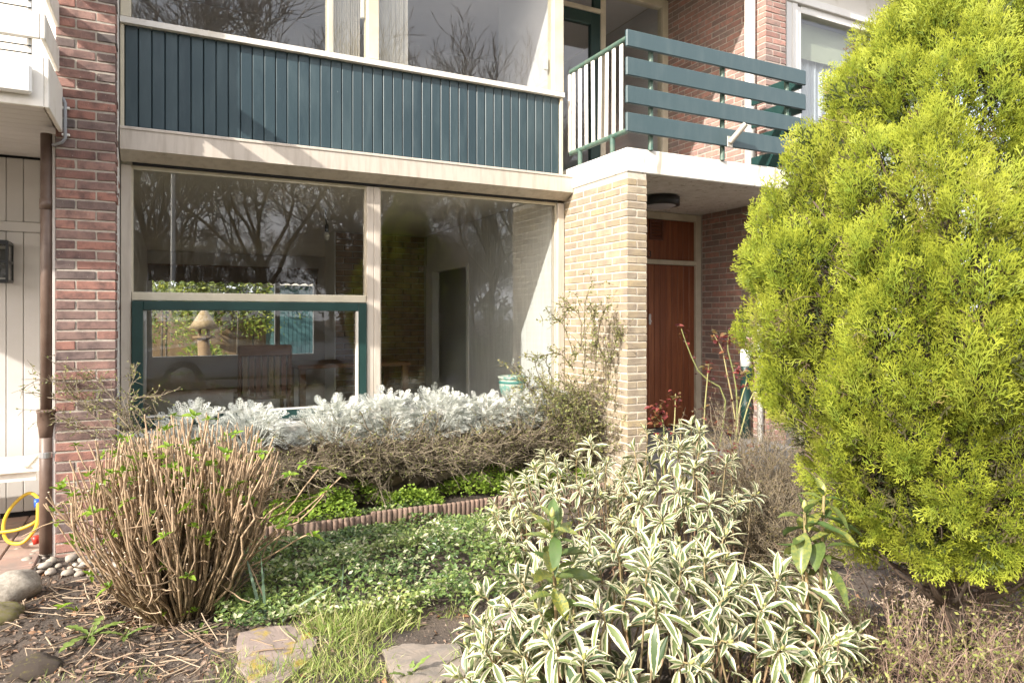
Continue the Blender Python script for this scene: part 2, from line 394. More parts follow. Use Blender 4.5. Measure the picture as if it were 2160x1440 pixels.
# yellow brick wing wall beside the porch
fin = MB().box(XF + .0045, 3.357, 4.2955, 5.86, -.05, 2.556).build('brick_wing_wall', MORT_YEL, house)
fin['label'] = 'sunlit yellow brick wing wall under the balcony corner'
z = -.02; row = 0
while z < 2.50:
    z1 = min(z + BH, 2.553)
    if row % 2 == 0:
        brick(fin, XF, 3.361, 4.291, 4.381, z, z1, BRICK_YEL); y = 4.391
    else:
        brick(fin, XF, 3.261, 4.291, 4.491, z, z1, BRICK_YEL); brick(fin, 3.271, 3.361, 4.291, 4.491, z, z1, BRICK_YEL); y = 4.501
    while y < 5.24:
        brick(fin, XF + R2(-.001, .001), XF + .09, y, min(y + .20, 5.245), z, z1, BRICK_YEL); y += .21
    z += CH; row += 1
# large ground-floor window
wf = MB()
for x0, x1 in ((-.268, -.207), (1.386, 1.442), (1.444, 1.493), (3.10, 3.168)): wf.box(x0, x1, 5.215, 5.33, .70, 2.452, .004)
wf.box(-.207, 3.10, 5.235, 5.33, 2.452, 2.50)
win = wf.build('window', BEIGE, house)
MB().box(-.205, 1.384, 5.225, 5.30, 1.549, 1.606, .004).build('transom', CREAM, win)
for (x0, x1, z0, z1) in ((-.207, 1.386, 1.606, 2.452), (1.493, 3.10, .72, 2.452)):
    MB().box(x0, x1, 5.262, 5.270, z0, z1).build('pane', GLASS, win)
    fr = MB(); fr.box(x0, x1, 5.24, 5.258, z1 - .022, z1).box(x0, x0 + .012, 5.24, 5.258, z0, z1 - .022).box(x1 - .012, x1, 5.24, 5.258, z0, z1 - .022)
    fr.build('glazing_bead', CREAM, win)
cs = MB().box(-.204, -.137, 5.20, 5.28, .695, 1.546, .004).box(1.316, 1.382, 5.20, 5.28, .695, 1.546, .004)
cs.box(-.137, 1.316, 5.20, 5.28, 1.484, 1.546, .004).box(-.137, 1.316, 5.20, 5.28, .695, .762, .004)
cas = cs.build('casement_frame', DKGREEN, win)
MB().box(-.137, 1.316, 5.235, 5.243, .762, 1.484).build('pane', GLASS, win)
MB().box(-.137, 1.316, 5.196, 5.232, .7625, .772).box(1.300, 1.315, 5.196, 5.232, .772, 1.482).build('casement_bead', WHITE, win)
MB().prism([(5.10, .615), (5.33, .615), (5.33, .692), (5.10, .652)], 'x', -.268, 3.166).build('window_sill', WHITE, win)
MB().box(-.30, 3.17, 5.16, 5.33, -.05, .613).build('sill_wall', MORT_YEL, house)
# roller-shutter box above the window
sb = MB().prism([(5.072, 2.525), (5.072, 2.664), (5.08, 2.676), (5.30, 2.676), (5.30, 2.50), (5.21, 2.475), (5.20, 2.470)], 'x', -.266, 3.169)
box = sb.build('shutter_box', BEIGE, house)
MB().box(-.266, 3.169, 5.066, 5.0705, 2.655, 2.668).build('top_strip', BEIGE, box)
MB().box(-.20, 3.09, 5.20, 5.235, 2.455, 2.469).build('shutter_slot', DARK, box)
# teal plank cladding
clad = MB().box(-.262, 3.10, 5.19, 5.30, 2.677, 3.36).build('cladding', DARK, house)
NPL = 42; PW = (3.084 + .243) / NPL
pv_, pf_ = bevbox(PW - .005, .022, .668, .004); PM = bpy.data.meshes.new('plank'); PM.from_pydata([tuple(v) for v in pv_], [], pf_); PM.materials.append(TEAL_P)
for i in range(NPL):
    mesh_obj('plank', PM, None, clad, loc=(-.243 + PW * (i + .5), 5.181 + R2(-.0015, .0015), 3.031))
MB().box(-.268, -.245, 5.150, 5.30, 2.678, 3.362, .003).box(3.087, 3.115, 5.150, 5.30, 2.678, 3.362, .003).build('corner_trim', CREAM, clad)
# upstairs window
uf = MB()
for x0, x1 in ((-.268, -.206), (1.379, 1.468), (3.03, 3.131)): uf.box(x0, x1, 5.165, 5.28, 3.42, 4.72, .004)
uf.box(-.206, 3.03, 5.165, 5.28, 4.66, 4.72, .004)
uwin = uf.build('upper_window', CREAM, house)
MB().prism([(5.13, 3.366), (5.28, 3.366), (5.28, 3.422), (5.13, 3.405)], 'x', -.268, 3.120).build('window_sill', WHITE, uwin)
MB().box(1.08, 1.115, 5.17, 5.27, 3.424, 4.66, .003).build('casement_bar', CREAM, uwin)
for x0, x1 in ((-.206, 1.08), (1.115, 1.379), (1.468, 3.03)): MB().box(x0, x1, 5.215, 5.223, 3.423, 4.66).build('pane', GLASS, uwin)
MB().box(2.972, 3.010, 5.226, 5.26, 3.62, 3.73, .004).build('window_stay', WHITEPVC, uwin)
MB().box(1.345, 1.372, 5.226, 5.262, 3.75, 3.92, .004).build('window_stay', WHITEPVC, uwin)
# upper walls, rooms and an added light-blocking roof slab
MB().box(-.30, 3.135, 5.14, 5.30, 4.722, 5.30).build('upper_wall', MORT_RED, house)
MB().box(3.04, 3.13, 5.282, 6.30, 2.76, 5.20).build('balcony_side_wall', UPWALL, house)
MB().box(-.272, 3.165, 5.305, 12.6, 2.53, 2.74).build('storey_floor', INCEIL, house)
MB().box(-.272, 5.25, 5.305, 9.4, 5.21, 5.30).build('upper_ceiling', UPWALL, house)
MB().box(-.272, 3.13, 9.0, 9.1, 2.745, 5.205).build('upper_back_wall', UPWALL, house)
MB().box(-.42, -.274, 5.0, 12.7, -.05, 5.30).build('party_wall_inner', INWHITE, house)
MB().box(-.6, 5.7, 4.55, 12.8, 5.305, 5.55).build('roof', MORT_RED, house)  # unseen flat slab, added over the rooms to block light from above
MB().box(3.14, 5.25, 4.60, 6.42, 5.20, 5.30).build('balcony_soffit', CREAM, house)
# living room seen through the glass
MB().box(-.272, 3.30, 5.335, 12.6, .10, .25).build('room_floor', INFLOOR, house)
MB().box(3.10, 3.165, 5.335, 7.22, .255, 2.525).build('room_wall', INWALL, house)
MB().box(3.10, 3.18, 7.22, 8.62, 2.03, 2.525).box(3.09, 3.19, 8.40, 8.62, .255, 2.03).box(3.085, 3.19, 7.20, 7.26, .255, 2.06).build('room_door_surround', INWHITE, house)
MB().box(3.30, 4.6, 9.0, 9.1, .255, 2.525).box(4.5, 4.6, 5.9, 9.0, .255, 2.525).build('hall_wall', INWHITE, house)
chim = MB().box(1.92, 3.25, 8.72, 9.25, .255, 2.525).build('chimney_wall', MORT_RED, house)
INBRICK = M('brown_brick', (.3, .2, .12), rand=[(.25, .155, .09), (.32, .21, .125), (.28, .18, .105), (.36, .24, .15)], rough=.9, var=(.22, .14, .09), scale=12)
zz = .26; row = 0
while zz < 2.45:
    xx = 1.915 - (.0 if row % 2 else .11)
    while xx < 3.09:
        a, b = max(1.915, xx), min(xx + .21, 3.09)
        if b - a > .03: brick(chim, a, b, 8.70, 8.76, zz, zz + .066, INBRICK)
        xx += .22
    zz += .078; row += 1
MB().box(1.895, 1.913, 8.70, 9.27, .255, 2.525).build('chimney_side', INWHITE, chim)
rear = MB().box(-.272, 5.25, 12.50, 12.6, .25, .80).box(-.272, -.20, 12.50, 12.6, .80, 2.525).box(2.36, 5.25, 12.50, 12.6, .80, 2.525).box(-.20, 2.36, 12.50, 12.6, 2.28, 2.525)
rear.box(1.70, 1.78, 12.49, 12.6, .80, 2.28).build('rear_wall', INWHITE, house)
MB().box(-.20, 1.70, 12.54, 12.548, .80, 2.28).box(1.78, 2.36, 12.54, 12.548, .80, 2.28).build('rear_pane', GLASS, house)
MB().box(3.17, 5.25, 9.1, 12.5, .25, 2.525).build('rear_room', INWHITE, house)
# porch: front door in a cream frame
ed = MB().box(5.178, 5.249, 5.75, 5.85, .24, 2.555, .004).box(3.37, 5.178, 5.75, 5.85, 2.482, 2.555, .004).box(3.37, 5.178, 5.75, 5.85, 2.003, 2.052, .004).box(4.32, 4.39, 5.75, 5.85, .24, 2.003, .004)
door = ed.build('front_door', CREAM, house)
dbk = MB().box(4.39, 5.178, 5.80, 5.84, .26, 2.003).box(4.39, 5.178, 5.80, 5.84, 2.052, 2.482).build('door_leaf', DARK, door)
DP = .079; dv, df = bevbox(DP - .004, .024, 1.735, .005); DM = bpy.data.meshes.new('plank'); DM.from_pydata([tuple(v) for v in dv], [], df); DM.materials.append(DOORWOOD)
dv2, df2 = bevbox(DP - .002, .020, .425, .003); DM2 = bpy.data.meshes.new('plank'); DM2.from_pydata([tuple(v) for v in dv2], [], df2); DM2.materials.append(DOORWOOD)
for i in range(10):
    mesh_obj('plank', DM, None, door, loc=(4.385 + DP * (i + .5), 5.790, 1.133)); mesh_obj('plank', DM2, None, door, loc=(4.385 + DP * (i + .5), 5.793, 2.267))
gr = MB().box(4.555, 4.735, 5.765, 5.782, 2.26, 2.28).box(4.555, 4.735, 5.765, 5.782, 2.45, 2.47).box(4.555, 4.575, 5.765, 5.782, 2.28, 2.45).box(4.715, 4.735, 5.765, 5.782, 2.28, 2.45)
for k in range(5): gr.prism([(5.765, 2.29 + k * .033), (5.78, 2.312 + k * .033), (5.782, 2.308 + k * .033), (5.768, 2.285 + k * .033)], 'x', 4.575, 4.715)
gr.build('vent_grille', M('vent_brown', (.13, .045, .025), rough=.4), door)
MB().box(4.546, 4.575, 5.768, 5.778, 1.36, 1.475, .004).tube([(4.56, 5.766, 1.40), (4.56, 5.755, 1.40)], .011, 12).build('lock_plate', STEEL, door)
MB().box(3.36, 4.32, 5.78, 5.84, .24, 2.003).box(3.36, 4.39, 5.78, 5.84, 2.052, 2.482).build('side_panel', CREAM, door)
def text_obj(txt, size, mat, parent, loc, rot, name='number'):
    c = bpy.data.curves.new(name, 'FONT'); c.body = txt; c.size = size; c.extrude = .002; c.align_x = 'CENTER'
    c.materials.append(mat); o = bpy.data.objects.new(name, c); link(o, parent); o.location = tuple(np.array(loc) - (wloc(parent) if parent else 0)); o.rotation_euler = rot; return o
nt = text_obj('3', .10, BLACK, None, (4.537, 5.745, 2.07), (math.pi / 2, 0, 0), 'house_number')
bpy.context.view_layer.update(); nme = bpy.data.meshes.new_from_object(nt.evaluated_get(bpy.context.evaluated_depsgraph_get())); bpy.data.objects.remove(nt)
no_ = mesh_obj('house_number', nme, BLACK, door, loc=(4.537, 5.745, 2.07)); no_.rotation_euler = (math.pi / 2, 0, 0)
MB().box(3.30, 5.25, 4.45, 5.88, -.04, .235).build('porch_step', PAV, house)
# balcony
slab = MB().box(XF - .006, 5.24, 4.288, 6.30, 2.560, 2.748, .008).build('balcony', SLAB, house)
ZB = [(3.501, 3.632), (3.281, 3.422), (3.069, 3.205), (2.852, 3.000)]
for a, b in ZB: MB().box(3.127, 5.085, 4.236, 4.262, a, b, .006).build('board', TEAL, slab)
for a, b in ZB[:2]:
    MB().box(5.05, 5.078, 4.268, 4.85, a - .02, b - .02, .005).build('side_board', DKGREEN, slab)
for a, b in ZB[2:]:
    MB().box(5.05, 5.078, 4.268, 4.85, a - .02, b - .02, .005).build('side_board', DKGREEN, slab)
for x in (3.392, 4.138, 4.893): MB().tube([(x, 4.285, 2.745), (x, 4.285, 3.60)], .021, 10).build('post', GREENRAIL, slab)
MB().tube([(3.20, 4.262, 3.607), (3.20, 5.16, 3.607)], .021, 12).build('rail', GREENRAIL, slab)
MB().tube([(3.20, 4.262, 2.888), (3.20, 5.16, 2.888)], .021, 12).build('rail', GREENRAIL, slab)
for y in (5.007, 4.527): MB().tube([(3.20, y, 2.745), (3.20, y, 2.885)], .021, 12).build('post', GREENRAIL, slab)
sv, sf = bevbox(.010, .046, .69, .003); SMe = bpy.data.meshes.new('slat'); SMe.from_pydata([tuple(v) for v in sv], [], sf); SMe.materials.append(WHITE)
for y in (5.112, 5.010, 4.909, 4.806, 4.706, 4.608, 4.510, 4.408, 5.150 + .03):
    o = mesh_obj('slat', SMe, None, slab, loc=(3.20, y, 3.248)); o.rotation_euler = (R2(-.008, .008), R2(-.01, .01), R2(-.08, .08))
fh = MB().box(4.14, 4.20, 4.226, 4.234, 2.845, 2.935, .003).tube([(4.17, 4.23, 2.885), (4.235, 4.12, 3.02)], .024, 16)
fh.build('flag_holder', M('aluminium_cream', (.50, .46, .39), rough=.4, metal=.3), slab)
# balcony door
YB = 6.35
bd = MB().box(5.165, 5.248, YB - .05, YB + .05, 2.75, 5.14, .004).box(4.300, 4.367, YB - .05, YB + .05, 2.75, 5.05, .004).box(3.14, 5.165, YB - .05, YB + .05, 5.05, 5.14, .004).box(3.14, 4.30, YB - .05, YB + .05, 4.80, 4.85, .004)
bdo = bd.build('balcony_door', CREAM, house)
dl = MB().box(4.174, 4.298, YB - .04, YB + .02, 2.80, 4.795, .004).box(3.30, 4.174, YB - .04, YB + .02, 4.66, 4.795, .004).box(3.30, 4.174, YB - .04, YB + .02, 2.80, 3.02, .004).box(3.18, 3.30, YB - .04, YB + .02, 2.80, 4.795, .004)
dl.box(4.22, 4.298, YB - .04, YB + .02, 4.852, 5.048).box(3.2, 4.22, YB - .04, YB + .02, 4.98, 5.048)
dl.build('door_frame', DKGREEN, bdo)
MB().box(3.30, 4.174, YB - .01, YB - .002, 3.02, 4.66).build('pane', GLASS, bdo); MB().box(4.367, 5.165, YB - .01, YB - .002, 2.80, 5.05).build('pane', GLASS, bdo); MB().box(3.2, 4.22, YB - .01, YB - .002, 4.852, 4.98).build('pane', GLASS, bdo)
MB().box(4.367, 5.165, YB - .04, YB + .04, 2.75, 2.80).build('threshold', CREAM, bdo)
MB().box(3.135, 5.25, 9.1, 9.2, 2.745, 5.2).box(5.25, 5.3, 6.4, 9.2, 2.745, 5.2).build('bedroom_wall', UPWALL, house)
MB().box(3.17, 5.25, 6.30, 9.2, 2.53, 2.742).build('bedroom_floor', INFLOOR, house)

# ------------------------------------------------------------------ the house to the left: red brick party pier, porch, white balcony
hl = thing('row_house', (-1.2, 5.3, 0), 'left neighbour house with red brick pier, beige plank porch wall and white balcony', 'house', 'row houses')
XP0, XP1, YP = -.586, -.275, 4.85
pier = MB().box(XP0 + .004, XP1 - .005, YP + .0045, 5.28, -.05, 5.30).build('brick_pier', MORT_RED, hl)
z = -.03; row = 0
while z < 3.85:
    z1 = z + BH
    if row % 2 == 0:
        brick(pier, XP0, XP0 + .203, YP, YP + .10, z, z1, BRICK_RED); brick(pier, XP0 + .213, XP1, YP, YP + .205, z, z1, BRICK_RED); y = YP + .215
    else:
        brick(pier, XP0, XP0 + .098, YP, YP + .10, z, z1, BRICK_RED); brick(pier, XP0 + .108, XP1, YP, YP + .10, z, z1, BRICK_RED); y = YP + .11
    while y < 5.2:
        brick(pier, XP1 - .10, XP1, y, min(y + .205, 5.24), z, z1, BRICK_RED); y += .215
    z += CH; row += 1
# porch wall of vertical boards
BW = M('beige_board_paint', (.57, .55, .525), rand=[(.55, .53, .505), (.59, .57, .545), (.57, .55, .52)], var=(.53, .51, .48), scale=3, rough=.5, bump=.1)
pw = MB().box(-3.2, -.60, 5.912, 6.0, .0, 2.60).build('porch_wall', DARK, hl)
for zz0, zz1 in ((.06, 2.04), (2.112, 2.56)):
    v, f = bevbox(.097, .02, zz1 - zz0, .004); me = bpy.data.meshes.new('plank'); me.from_pydata([tuple(q) for q in v], [], f); me.materials.append(BW)
    for i in range(26): mesh_obj('plank', me, None, pw, loc=(-.652 - .1 * i, 5.90, (zz0 + zz1) / 2))
MB().box(-3.2, -.60, 5.875, 5.911, 2.042, 2.110, .004).build('cross_rail', BW, pw)
MB().box(-.605, -.588, 4.875, 5.9, 0, 2.53, .003).build('edge_board', BW, hl)
MB().box(-3.2, -.59, 5.905, 6.0, 2.62, 5.3).build('upper_wall', WHITE, hl)
# balcony of the left house
lb = MB().box(-3.2, -.572, 4.335, 6.3, 2.60, 2.78).build('balcony', SLAB, hl)
for i in range(14):
    MB().box(-3.2, -.60, 4.36 + .11 * i, 4.466 + .11 * i, 2.578, 2.592, .003).build('soffit_board', BW, lb)
MB().box(-3.2, -.572, 4.310, 4.334, 2.536, 2.802, .004).build('front_fascia', WHITE, lb)
MB().box(-.571, -.549, 4.310, 4.845, 2.536, 2.802, .004).build('side_fascia', WHITE, lb)
MB().box(-3.2, -.62, 4.268, 4.309, 2.590, 2.742, .012).build('front_panel', WHITEPVC, lb)
for a, b in ((2.895, 3.032), (3.16, 3.30), (3.43, 3.57)):
    MB().box(-3.2, -.590, 4.312, 4.336, a, b, .004).build('board', WHITE, lb); MB().box(-.588, -.566, 4.312, 4.846, a, b, .004).build('side_board', WHITE, lb)
for k in range(11):
    MB().tube([(-3.2, 4.345, 2.82 + .04 * k * 1.0), (-.63, 4.345, 2.82 + .04 * k)], .0035, 6).build('rod', BLACK, lb)
for x in (-.64, -1.4, -2.4): MB().tube([(x, 4.36, 2.78), (x, 4.36, 3.57)], .012, 8).build('post', WHITEPVC, lb)

# ------------------------------------------------------------------ the house to the right: red brick party wall, upstairs window
hr = thing('row_house', (6.5, 5.3, 0), 'right neighbour house with red brick party wall and white framed upstairs window', 'house', 'row houses')
XR = 5.25
pw2 = MB().box(XR + .0045, 5.526, YP + .0045, 6.8, -.05, 5.30).build('brick_party_wall', M('pinkish_mortar', (.52, .46, .40), var=(.40, .35, .30), scale=20, rough=.95, bump=.8, bscale=220), hr)
low = []; z = -.03; row = 0
while z < 5.15:
    z1 = z + BH; up = 2.70 < z; jo = None if up else low
    if row % 2 == 0:
        brick(pw2, XR, XR + .20, YP, YP + .095, z, z1, BRICK_RED2, jo); brick(pw2, XR + .21, 5.531, YP, YP + .095, z, z1, BRICK_RED2, low); y = YP + .105
    else:
        brick(pw2, XR, XR + .095, YP, YP + .20, z, z1, BRICK_RED2, jo); brick(pw2, XR + .105, 5.531, YP, YP + .095, z, z1, BRICK_RED2, low); y = YP + .21
    end = 6.34 if z > 2.6 else 5.74
    while y < end - .03:
        brick(pw2, XR, XR + .095, y, min(y + .205, end), z, z1, BRICK_RED2, jo if y < 6.1 else low); y += .215
    z += CH; row += 1
brick_run('brick_courses', low, BRICK_RED_S, pw2)
rw = MB().box(5.70, 5.78, 4.99, 5.10, 2.80, 4.70, .004).box(5.86, 5.925, 5.00, 5.10, 2.80, 4.68, .004).box(5.925, 8.2, 5.00, 5.10, 4.62, 4.70, .004).box(5.70, 8.2, 4.97, 5.10, 4.70, 4.78, .004)
rwin = rw.build('upper_window', WHITEPVC, hr)
MB().box(5.78, 5.86, 4.985, 5.10, 2.80, 4.70, .004).build('casement_bar', WHITEPVC, rwin)
MB().box(5.925, 8.2, 5.05, 5.058, 2.80, 4.62).build('pane', GLASS, rwin)
MB().box(5.52, 5.70, 5.02, 5.10, 2.6, 5.3).build('side_trim', DKGREEN, rwin)
MB().box(5.53, 8.4, 5.02, 5.12, 2.5, 2.80).build('front_wall', WHITE, hr); MB().box(5.53, 8.4, 5.02, 5.12, 4.78, 5.3).build('front_wall', WHITE, hr)
MB().box(5.52, 9, 4.6, 5.4, 5.30, 5.5).build('eaves', CREAM, hr)
MB().box(5.53, 8.4, 5.02, 5.12, -.05, 2.5).build('lower_wall', MORT_RED, hr)
MB().box(5.53, 8.4, 8.0, 8.1, 2.6, 5.3).box(8.3, 8.4, 5.12, 8.0, 2.6, 5.3).box(5.53, 8.4, 5.12, 8.1, 2.5, 2.6).box(5.53, 8.4, 5.12, 8.1, 5.2, 5.3).build('bedroom', UPWALL, hr)
rb = MB().box(5.93, 8.2, 5.14, 5.145, 4.22, 4.60).build('roller_blind', M('pale_green_blind', (.50, .55, .42), rough=.9, trans=.3), hr)
CURT = M('net_curtain', (.66, .72, .78), var=(.60, .66, .72), scale=5, rough=.9, stretch=(6, 6, .3), trans=.3)
pts = [(5.93 + .02 * i, 5.19 + .015 * math.sin(i * 1.1)) for i in range(114)]
MB().prism(pts + [(x, y + .004) for x, y in pts[::-1]], 'z', 2.82, 4.60).build('net_curtain', CURT, hr)

# ------------------------------------------------------------------ fixtures on the houses
t = thing('downpipe', (-.635, 4.90, 0), 'brown metal downpipe in front of the red brick pier', 'downpipe')
MB().tube([(-.635, 4.90, .03), (-.635, 4.90, .86)], .039, 20).build('lower_pipe', BROWNPIPE, t, True)
MB().tube([(-.635, 4.90, .86), (-.635, 4.90, 2.53)], .033, 20).build('upper_pipe', BROWNPIPE, t, True)
MB().lathe([(.039, .72), (.045, .78), (.050, .80), (.050, .865), (.054, .868), (.054, .885), (.034, .887)], (-.635, 4.90, 0), 20).build('socket', BROWNPIPE, t, True)
MB().tube([(-.635, 4.90, 2.08), (-.635, 4.90, 2.14)], .038, 20).build('collar', BROWNPIPE, t, True)
MB().lathe([(.041, .60), (.043, .602), (.043, .632), (.041, .634)], (-.635, 4.90, 0), 20).box(-.60, -.575, 4.87, 4.885, .605, .63).build('bracket', STEEL, t)
t = thing('conduit', (-.55, 4.83, 2.48), 'thin grey conduit clipped to the top of the red brick pier', 'conduit')
MB().tube([(-.565, 4.835, 2.74), (-.545, 4.83, 2.735), (-.535, 4.83, 2.71), (-.535, 4.83, 2.50), (-.55, 4.83, 2.475), (-.60, 4.85, 2.455)], .0095, 12).build('tube', GREYPLASTIC, t, True)
for zc in (2.515, 2.675): MB().box(-.553, -.512, 4.826, 4.848, zc, zc + .014, .002).build('clip', WHITEPVC, t)
t = thing('downpipe', (5.19, 5.0, 0), 'tall white downpipe against the red brick wall behind the balcony', 'downpipe')
MB().tube([(5.185, 4.99, 2.75), (5.185, 4.99, 5.2)], .052, 20).build('upper_pipe', WHITEPVC, t, True)
MB().tube([(5.19, 4.86, .20), (5.19, 4.86, 2.56)], .028, 16).build('lower_pipe', WHITEPVC, t, True)
t = thing('drain_pipe', (5.18, 5.02, .2), 'dark green drain pipe socket low beside the white downpipe', 'pipe')
MB().lathe([(.052, .02), (.052, .32), (.062, .34), (.062, .37), (.052, .40), (.050, .62), (.066, .66), (.068, .74), (.062, .75)], (5.17, 5.03, .2), 20).build('socket', M('green_pipe', (.012, .040, .034), rough=.4), t, True)
MB().tube([(5.17, 5.03, .94), (5.17, 5.03, 1.12)], .055, 20).build('pipe_end', WHITEPVC, t, True)
t = thing('porch_lamp', (4.10, 5.03, 2.47), 'round black ceiling lamp under the balcony slab by the front door', 'lamp')
MB().lathe([(.15, .0), (.172, .0), (.172, .075), (.15, .085)], (4.10, 5.03, 2.472), 32).build('housing', BLACK, t, True)
MB().lathe([(.005, -.030), (.08, -.022), (.149, .004), (.149, .02)], (4.10, 5.03, 2.472), 32).build('diffuser', M('frosted_lens', (.45, .43, .45), rough=.5), t, True)
t = thing('wall_lantern', (-1.05, 5.85, 1.68), 'black framed lantern on the beige porch wall of the left house', 'lantern')
fr = MB(); x0, x1, y0, y1, z0, z1 = -1.16, -.965, 5.70, 5.872, 1.685, 1.945
for x in (x0, x1):
    for y in (y0, y1): fr.box(x - .008, x + .008, y - .008, y + .008, z0, z1)
for zc in (z0, (z0 + z1) / 2, z1):
    fr.box(x0, x1, y0 - .007, y0 + .007, zc - .009, zc + .009).box(x0, x1, y1 - .007, y1 + .007, zc - .009, zc + .009)
    fr.box(x0 - .007, x0 + .007, y0, y1, zc - .009, zc + .009).box(x1 - .007, x1 + .007, y0, y1, zc - .009, zc + .009)
fr.box(x0, x1, y0, y1, z1 + .009, z1 + .016).box(x0 + .03, x1 - .03, y1 + .008, 5.888, z0 + .03, z1 - .03)
fr.build('lantern_frame', BLACK, t)
MB().box(x0 + .009, x1 - .009, y0 - .003, y0 + .001, z0, z1).build('glass', GLASS, t); MB().box(x1 - .001, x1 + .003, y0 + .009, y1 - .009, z0, z1).build('glass', GLASS, t)
MB().lathe([(.012, 0), (.03, .05), (.032, .08), (.01, .12)], (-1.06, 5.79, 1.75), 16).build('bulb', WHITEPVC, t, True)
t = thing('bench', (-1.2, 5.4, 0), 'white slatted bench behind the brown downpipe', 'bench')
for y in (5.30, 5.455, 5.61): MB().box(-2.1, -.68, y - .068, y + .068, .455, .49, .005).build('seat_slat', WHITE, t)
MB().box(-2.05, -.74, 5.26, 5.29, .40, .454).build('apron', WHITE, t)
for x in (-1.95, -1.02): MB().box(x - .03, x + .03, 5.30, 5.62, .02, .452).build('leg', WHITE, t)
# the half-lifted seat board of the bench
o = MB().box(-.80, -.775, 5.22, 5.67, .492, .50).build('loose_slat', CREAM, t)
# garden hose
t = thing('garden_hose', (-.75, 4.95, 0), 'yellow garden hose looped on the ground behind the brown downpipe', 'hose')
HOSE = M('yellow_rubber', (.62, .42, .035), var=(.55, .36, .03), scale=8, rough=.4)
hp = []
for px, py, tt in ((-60, 1128, 4.2), (0, 1122, 4.2), (40, 1116, 4.2), (75, 1100, 4.22), (88, 1080, 4.3), (80, 1050, 4.38), (60, 1040, 4.42), (30, 1062, 4.4), (10, 1095, 4.3), (8, 1125, 4.22), (20, 1143, 4.15), (45, 1145, 4.13), (65, 1128, 4.15), (78, 1105, 4.2), (80, 1070, 4.28), (79, 1058, 4.3)):
    hp.append(at_t(px, py, tt))
hp = np.array(hp)
def smooth_path(P, n):
    P = np.asarray(P, float); k = len(P); u = np.linspace(0, k - 1, n); out = []
    for q in u:
        i = min(int(q), k - 2); f = q - i; p0, p1, p2, p3 = P[max(i - 1, 0)], P[i], P[i + 1], P[min(i + 2, k - 1)]
        out.append(.5 * ((2 * p1) + (-p0 + p2) * f + (2 * p0 - 5 * p1 + 4 * p2 - p3) * f * f + (-p0 + 3 * p1 - 3 * p2 + p3) * f ** 3))
    return np.array(out)
MB().tube(smooth_path(hp, 90), .0105, 10).build('tube', HOSE, t, True)
c0 = at_t(78, 1062, 4.3); MB().tube([c0 + [0, 0, .03], c0 + [0, 0, -.02]], .016, 12).build('blue_coupling', M('blue_plastic', (.02, .10, .55), rough=.4), t, True)
c1 = at_t(74, 1137, 4.14); MB().tube([c1 + [0, 0, .02], c1 + [.01, 0, -.025]], .02, 12).build('red_coupling', M('red_plastic', (.55, .035, .02), rough=.4), t, True)

# ------------------------------------------------------------------ things in the rooms
t = thing('dining_chair', (.85, 6.75, .25), 'wooden dining chair with striped slats inside the lower window pane', 'chair')
CH_W = M('chair_wood', (.16, .075, .03), var=(.11, .05, .02), scale=8, rough=.5, stretch=(1, 1, 6))
cx, cy = .80, 6.55
for sx in (-.21, .21):
    MB().tube([(cx + sx, cy, .25), (cx + sx, cy, .70), (cx + sx * 1.02, cy - .05, 1.18)], [.02, .022, .018], 8).build('leg', CH_W, t)
    MB().tube([(cx + sx, cy + .42, .25), (cx + sx, cy + .42, .69)], .02, 8).build('leg', CH_W, t)
MB().box(cx - .225, cx + .225, cy - .07, cy - .04, 1.09, 1.19, .008).build('top_rail', CH_W, t)
MB().box(cx - .23, cx + .23, cy, cy + .44, .69, .73, .008).build('seat', CH_W, t)
STR = M('striped_fabric', (.22, .16, .11), rand=[(.24, .18, .12), (.09, .02, .02), (.22, .16, .10), (.12, .03, .025)], rough=.9)
for k in range(7): MB().box(cx - .19 + .055 * k, cx - .15 + .055 * k, cy - .045, cy - .03, .73, 1.09).build('slat', STR, t)
t = thing('dining_table', (1.4, 7.2, .25), 'low wooden table beside the dining chair inside the window', 'table')
MB().box(1.15, 2.3, 6.9, 7.7, .93, .97, .006).build('table_top', CH_W, t)
for x in (1.2, 2.25):
    for y in (6.95, 7.65): MB().box(x - .03, x + .03, y - .03, y + .03, .25, .929).build('leg', CH_W, t)
t = thing('plant_pot', (2.80, 5.52, .715), 'white and turquoise glazed pot on the inside windowsill by the sunlit wall', 'pot')
MB().lathe([(.07, 0), (.10, .02), (.118, .09), (.12, .15), (.112, .165), (.128, .172), (.132, .19), (.118, .192), (.11, .17), (.10, .05)], (2.80, 5.52, .715), 28).build('body', M('pot_glaze', (.62, .66, .58), var=(.22, .42, .38), scale=24, rough=.25, contrast=(.5, .56)), t, True)
MB().lathe([(.1215, .0), (.1225, .004), (.1225, .018), (.1215, .022)], (2.80, 5.52, .715 + .128), 28).build('band', M('turquoise_glaze', (.08, .28, .26), rough=.25), t, True)
tag(MB().box(-.20, 3.09, 5.335, 5.66, .665, .712, .004).build('inner_windowsill', M('sill_stone', (.30, .29, .27), var=(.22, .21, .20), scale=20, rough=.3), house))
t = thing('pendant_bulb', (1.42, 7.0, 2.1), 'bare bulb hanging from the living room ceiling on a short cord', 'lamp')
MB().tube([(1.44, 7.0, 2.53), (1.44, 7.0, 2.42), (1.45, 7.0, 2.37)], .005, 8).build('cord', BLACK, t)
MB().lathe([(.016, .0), (.02, .01), (.02, .06), (.012, .08)], (1.45, 7.0, 2.30), 14).build('socket', BLACK, t, True)
MB().lathe([(.004, 0), (.024, .015), (.03, .045), (.016, .085)], (1.45, 7.0, 2.215), 16).build('bulb', WHITEPVC, t, True)
t = thing('valance', (1.0, 12.4, 2.0), 'scalloped brown valance across the top of the rear window', 'curtain')
vp = [(-.25 + .05 * i, 2.03 + .02 * math.sin(i * 2.1)) for i in range(54)]
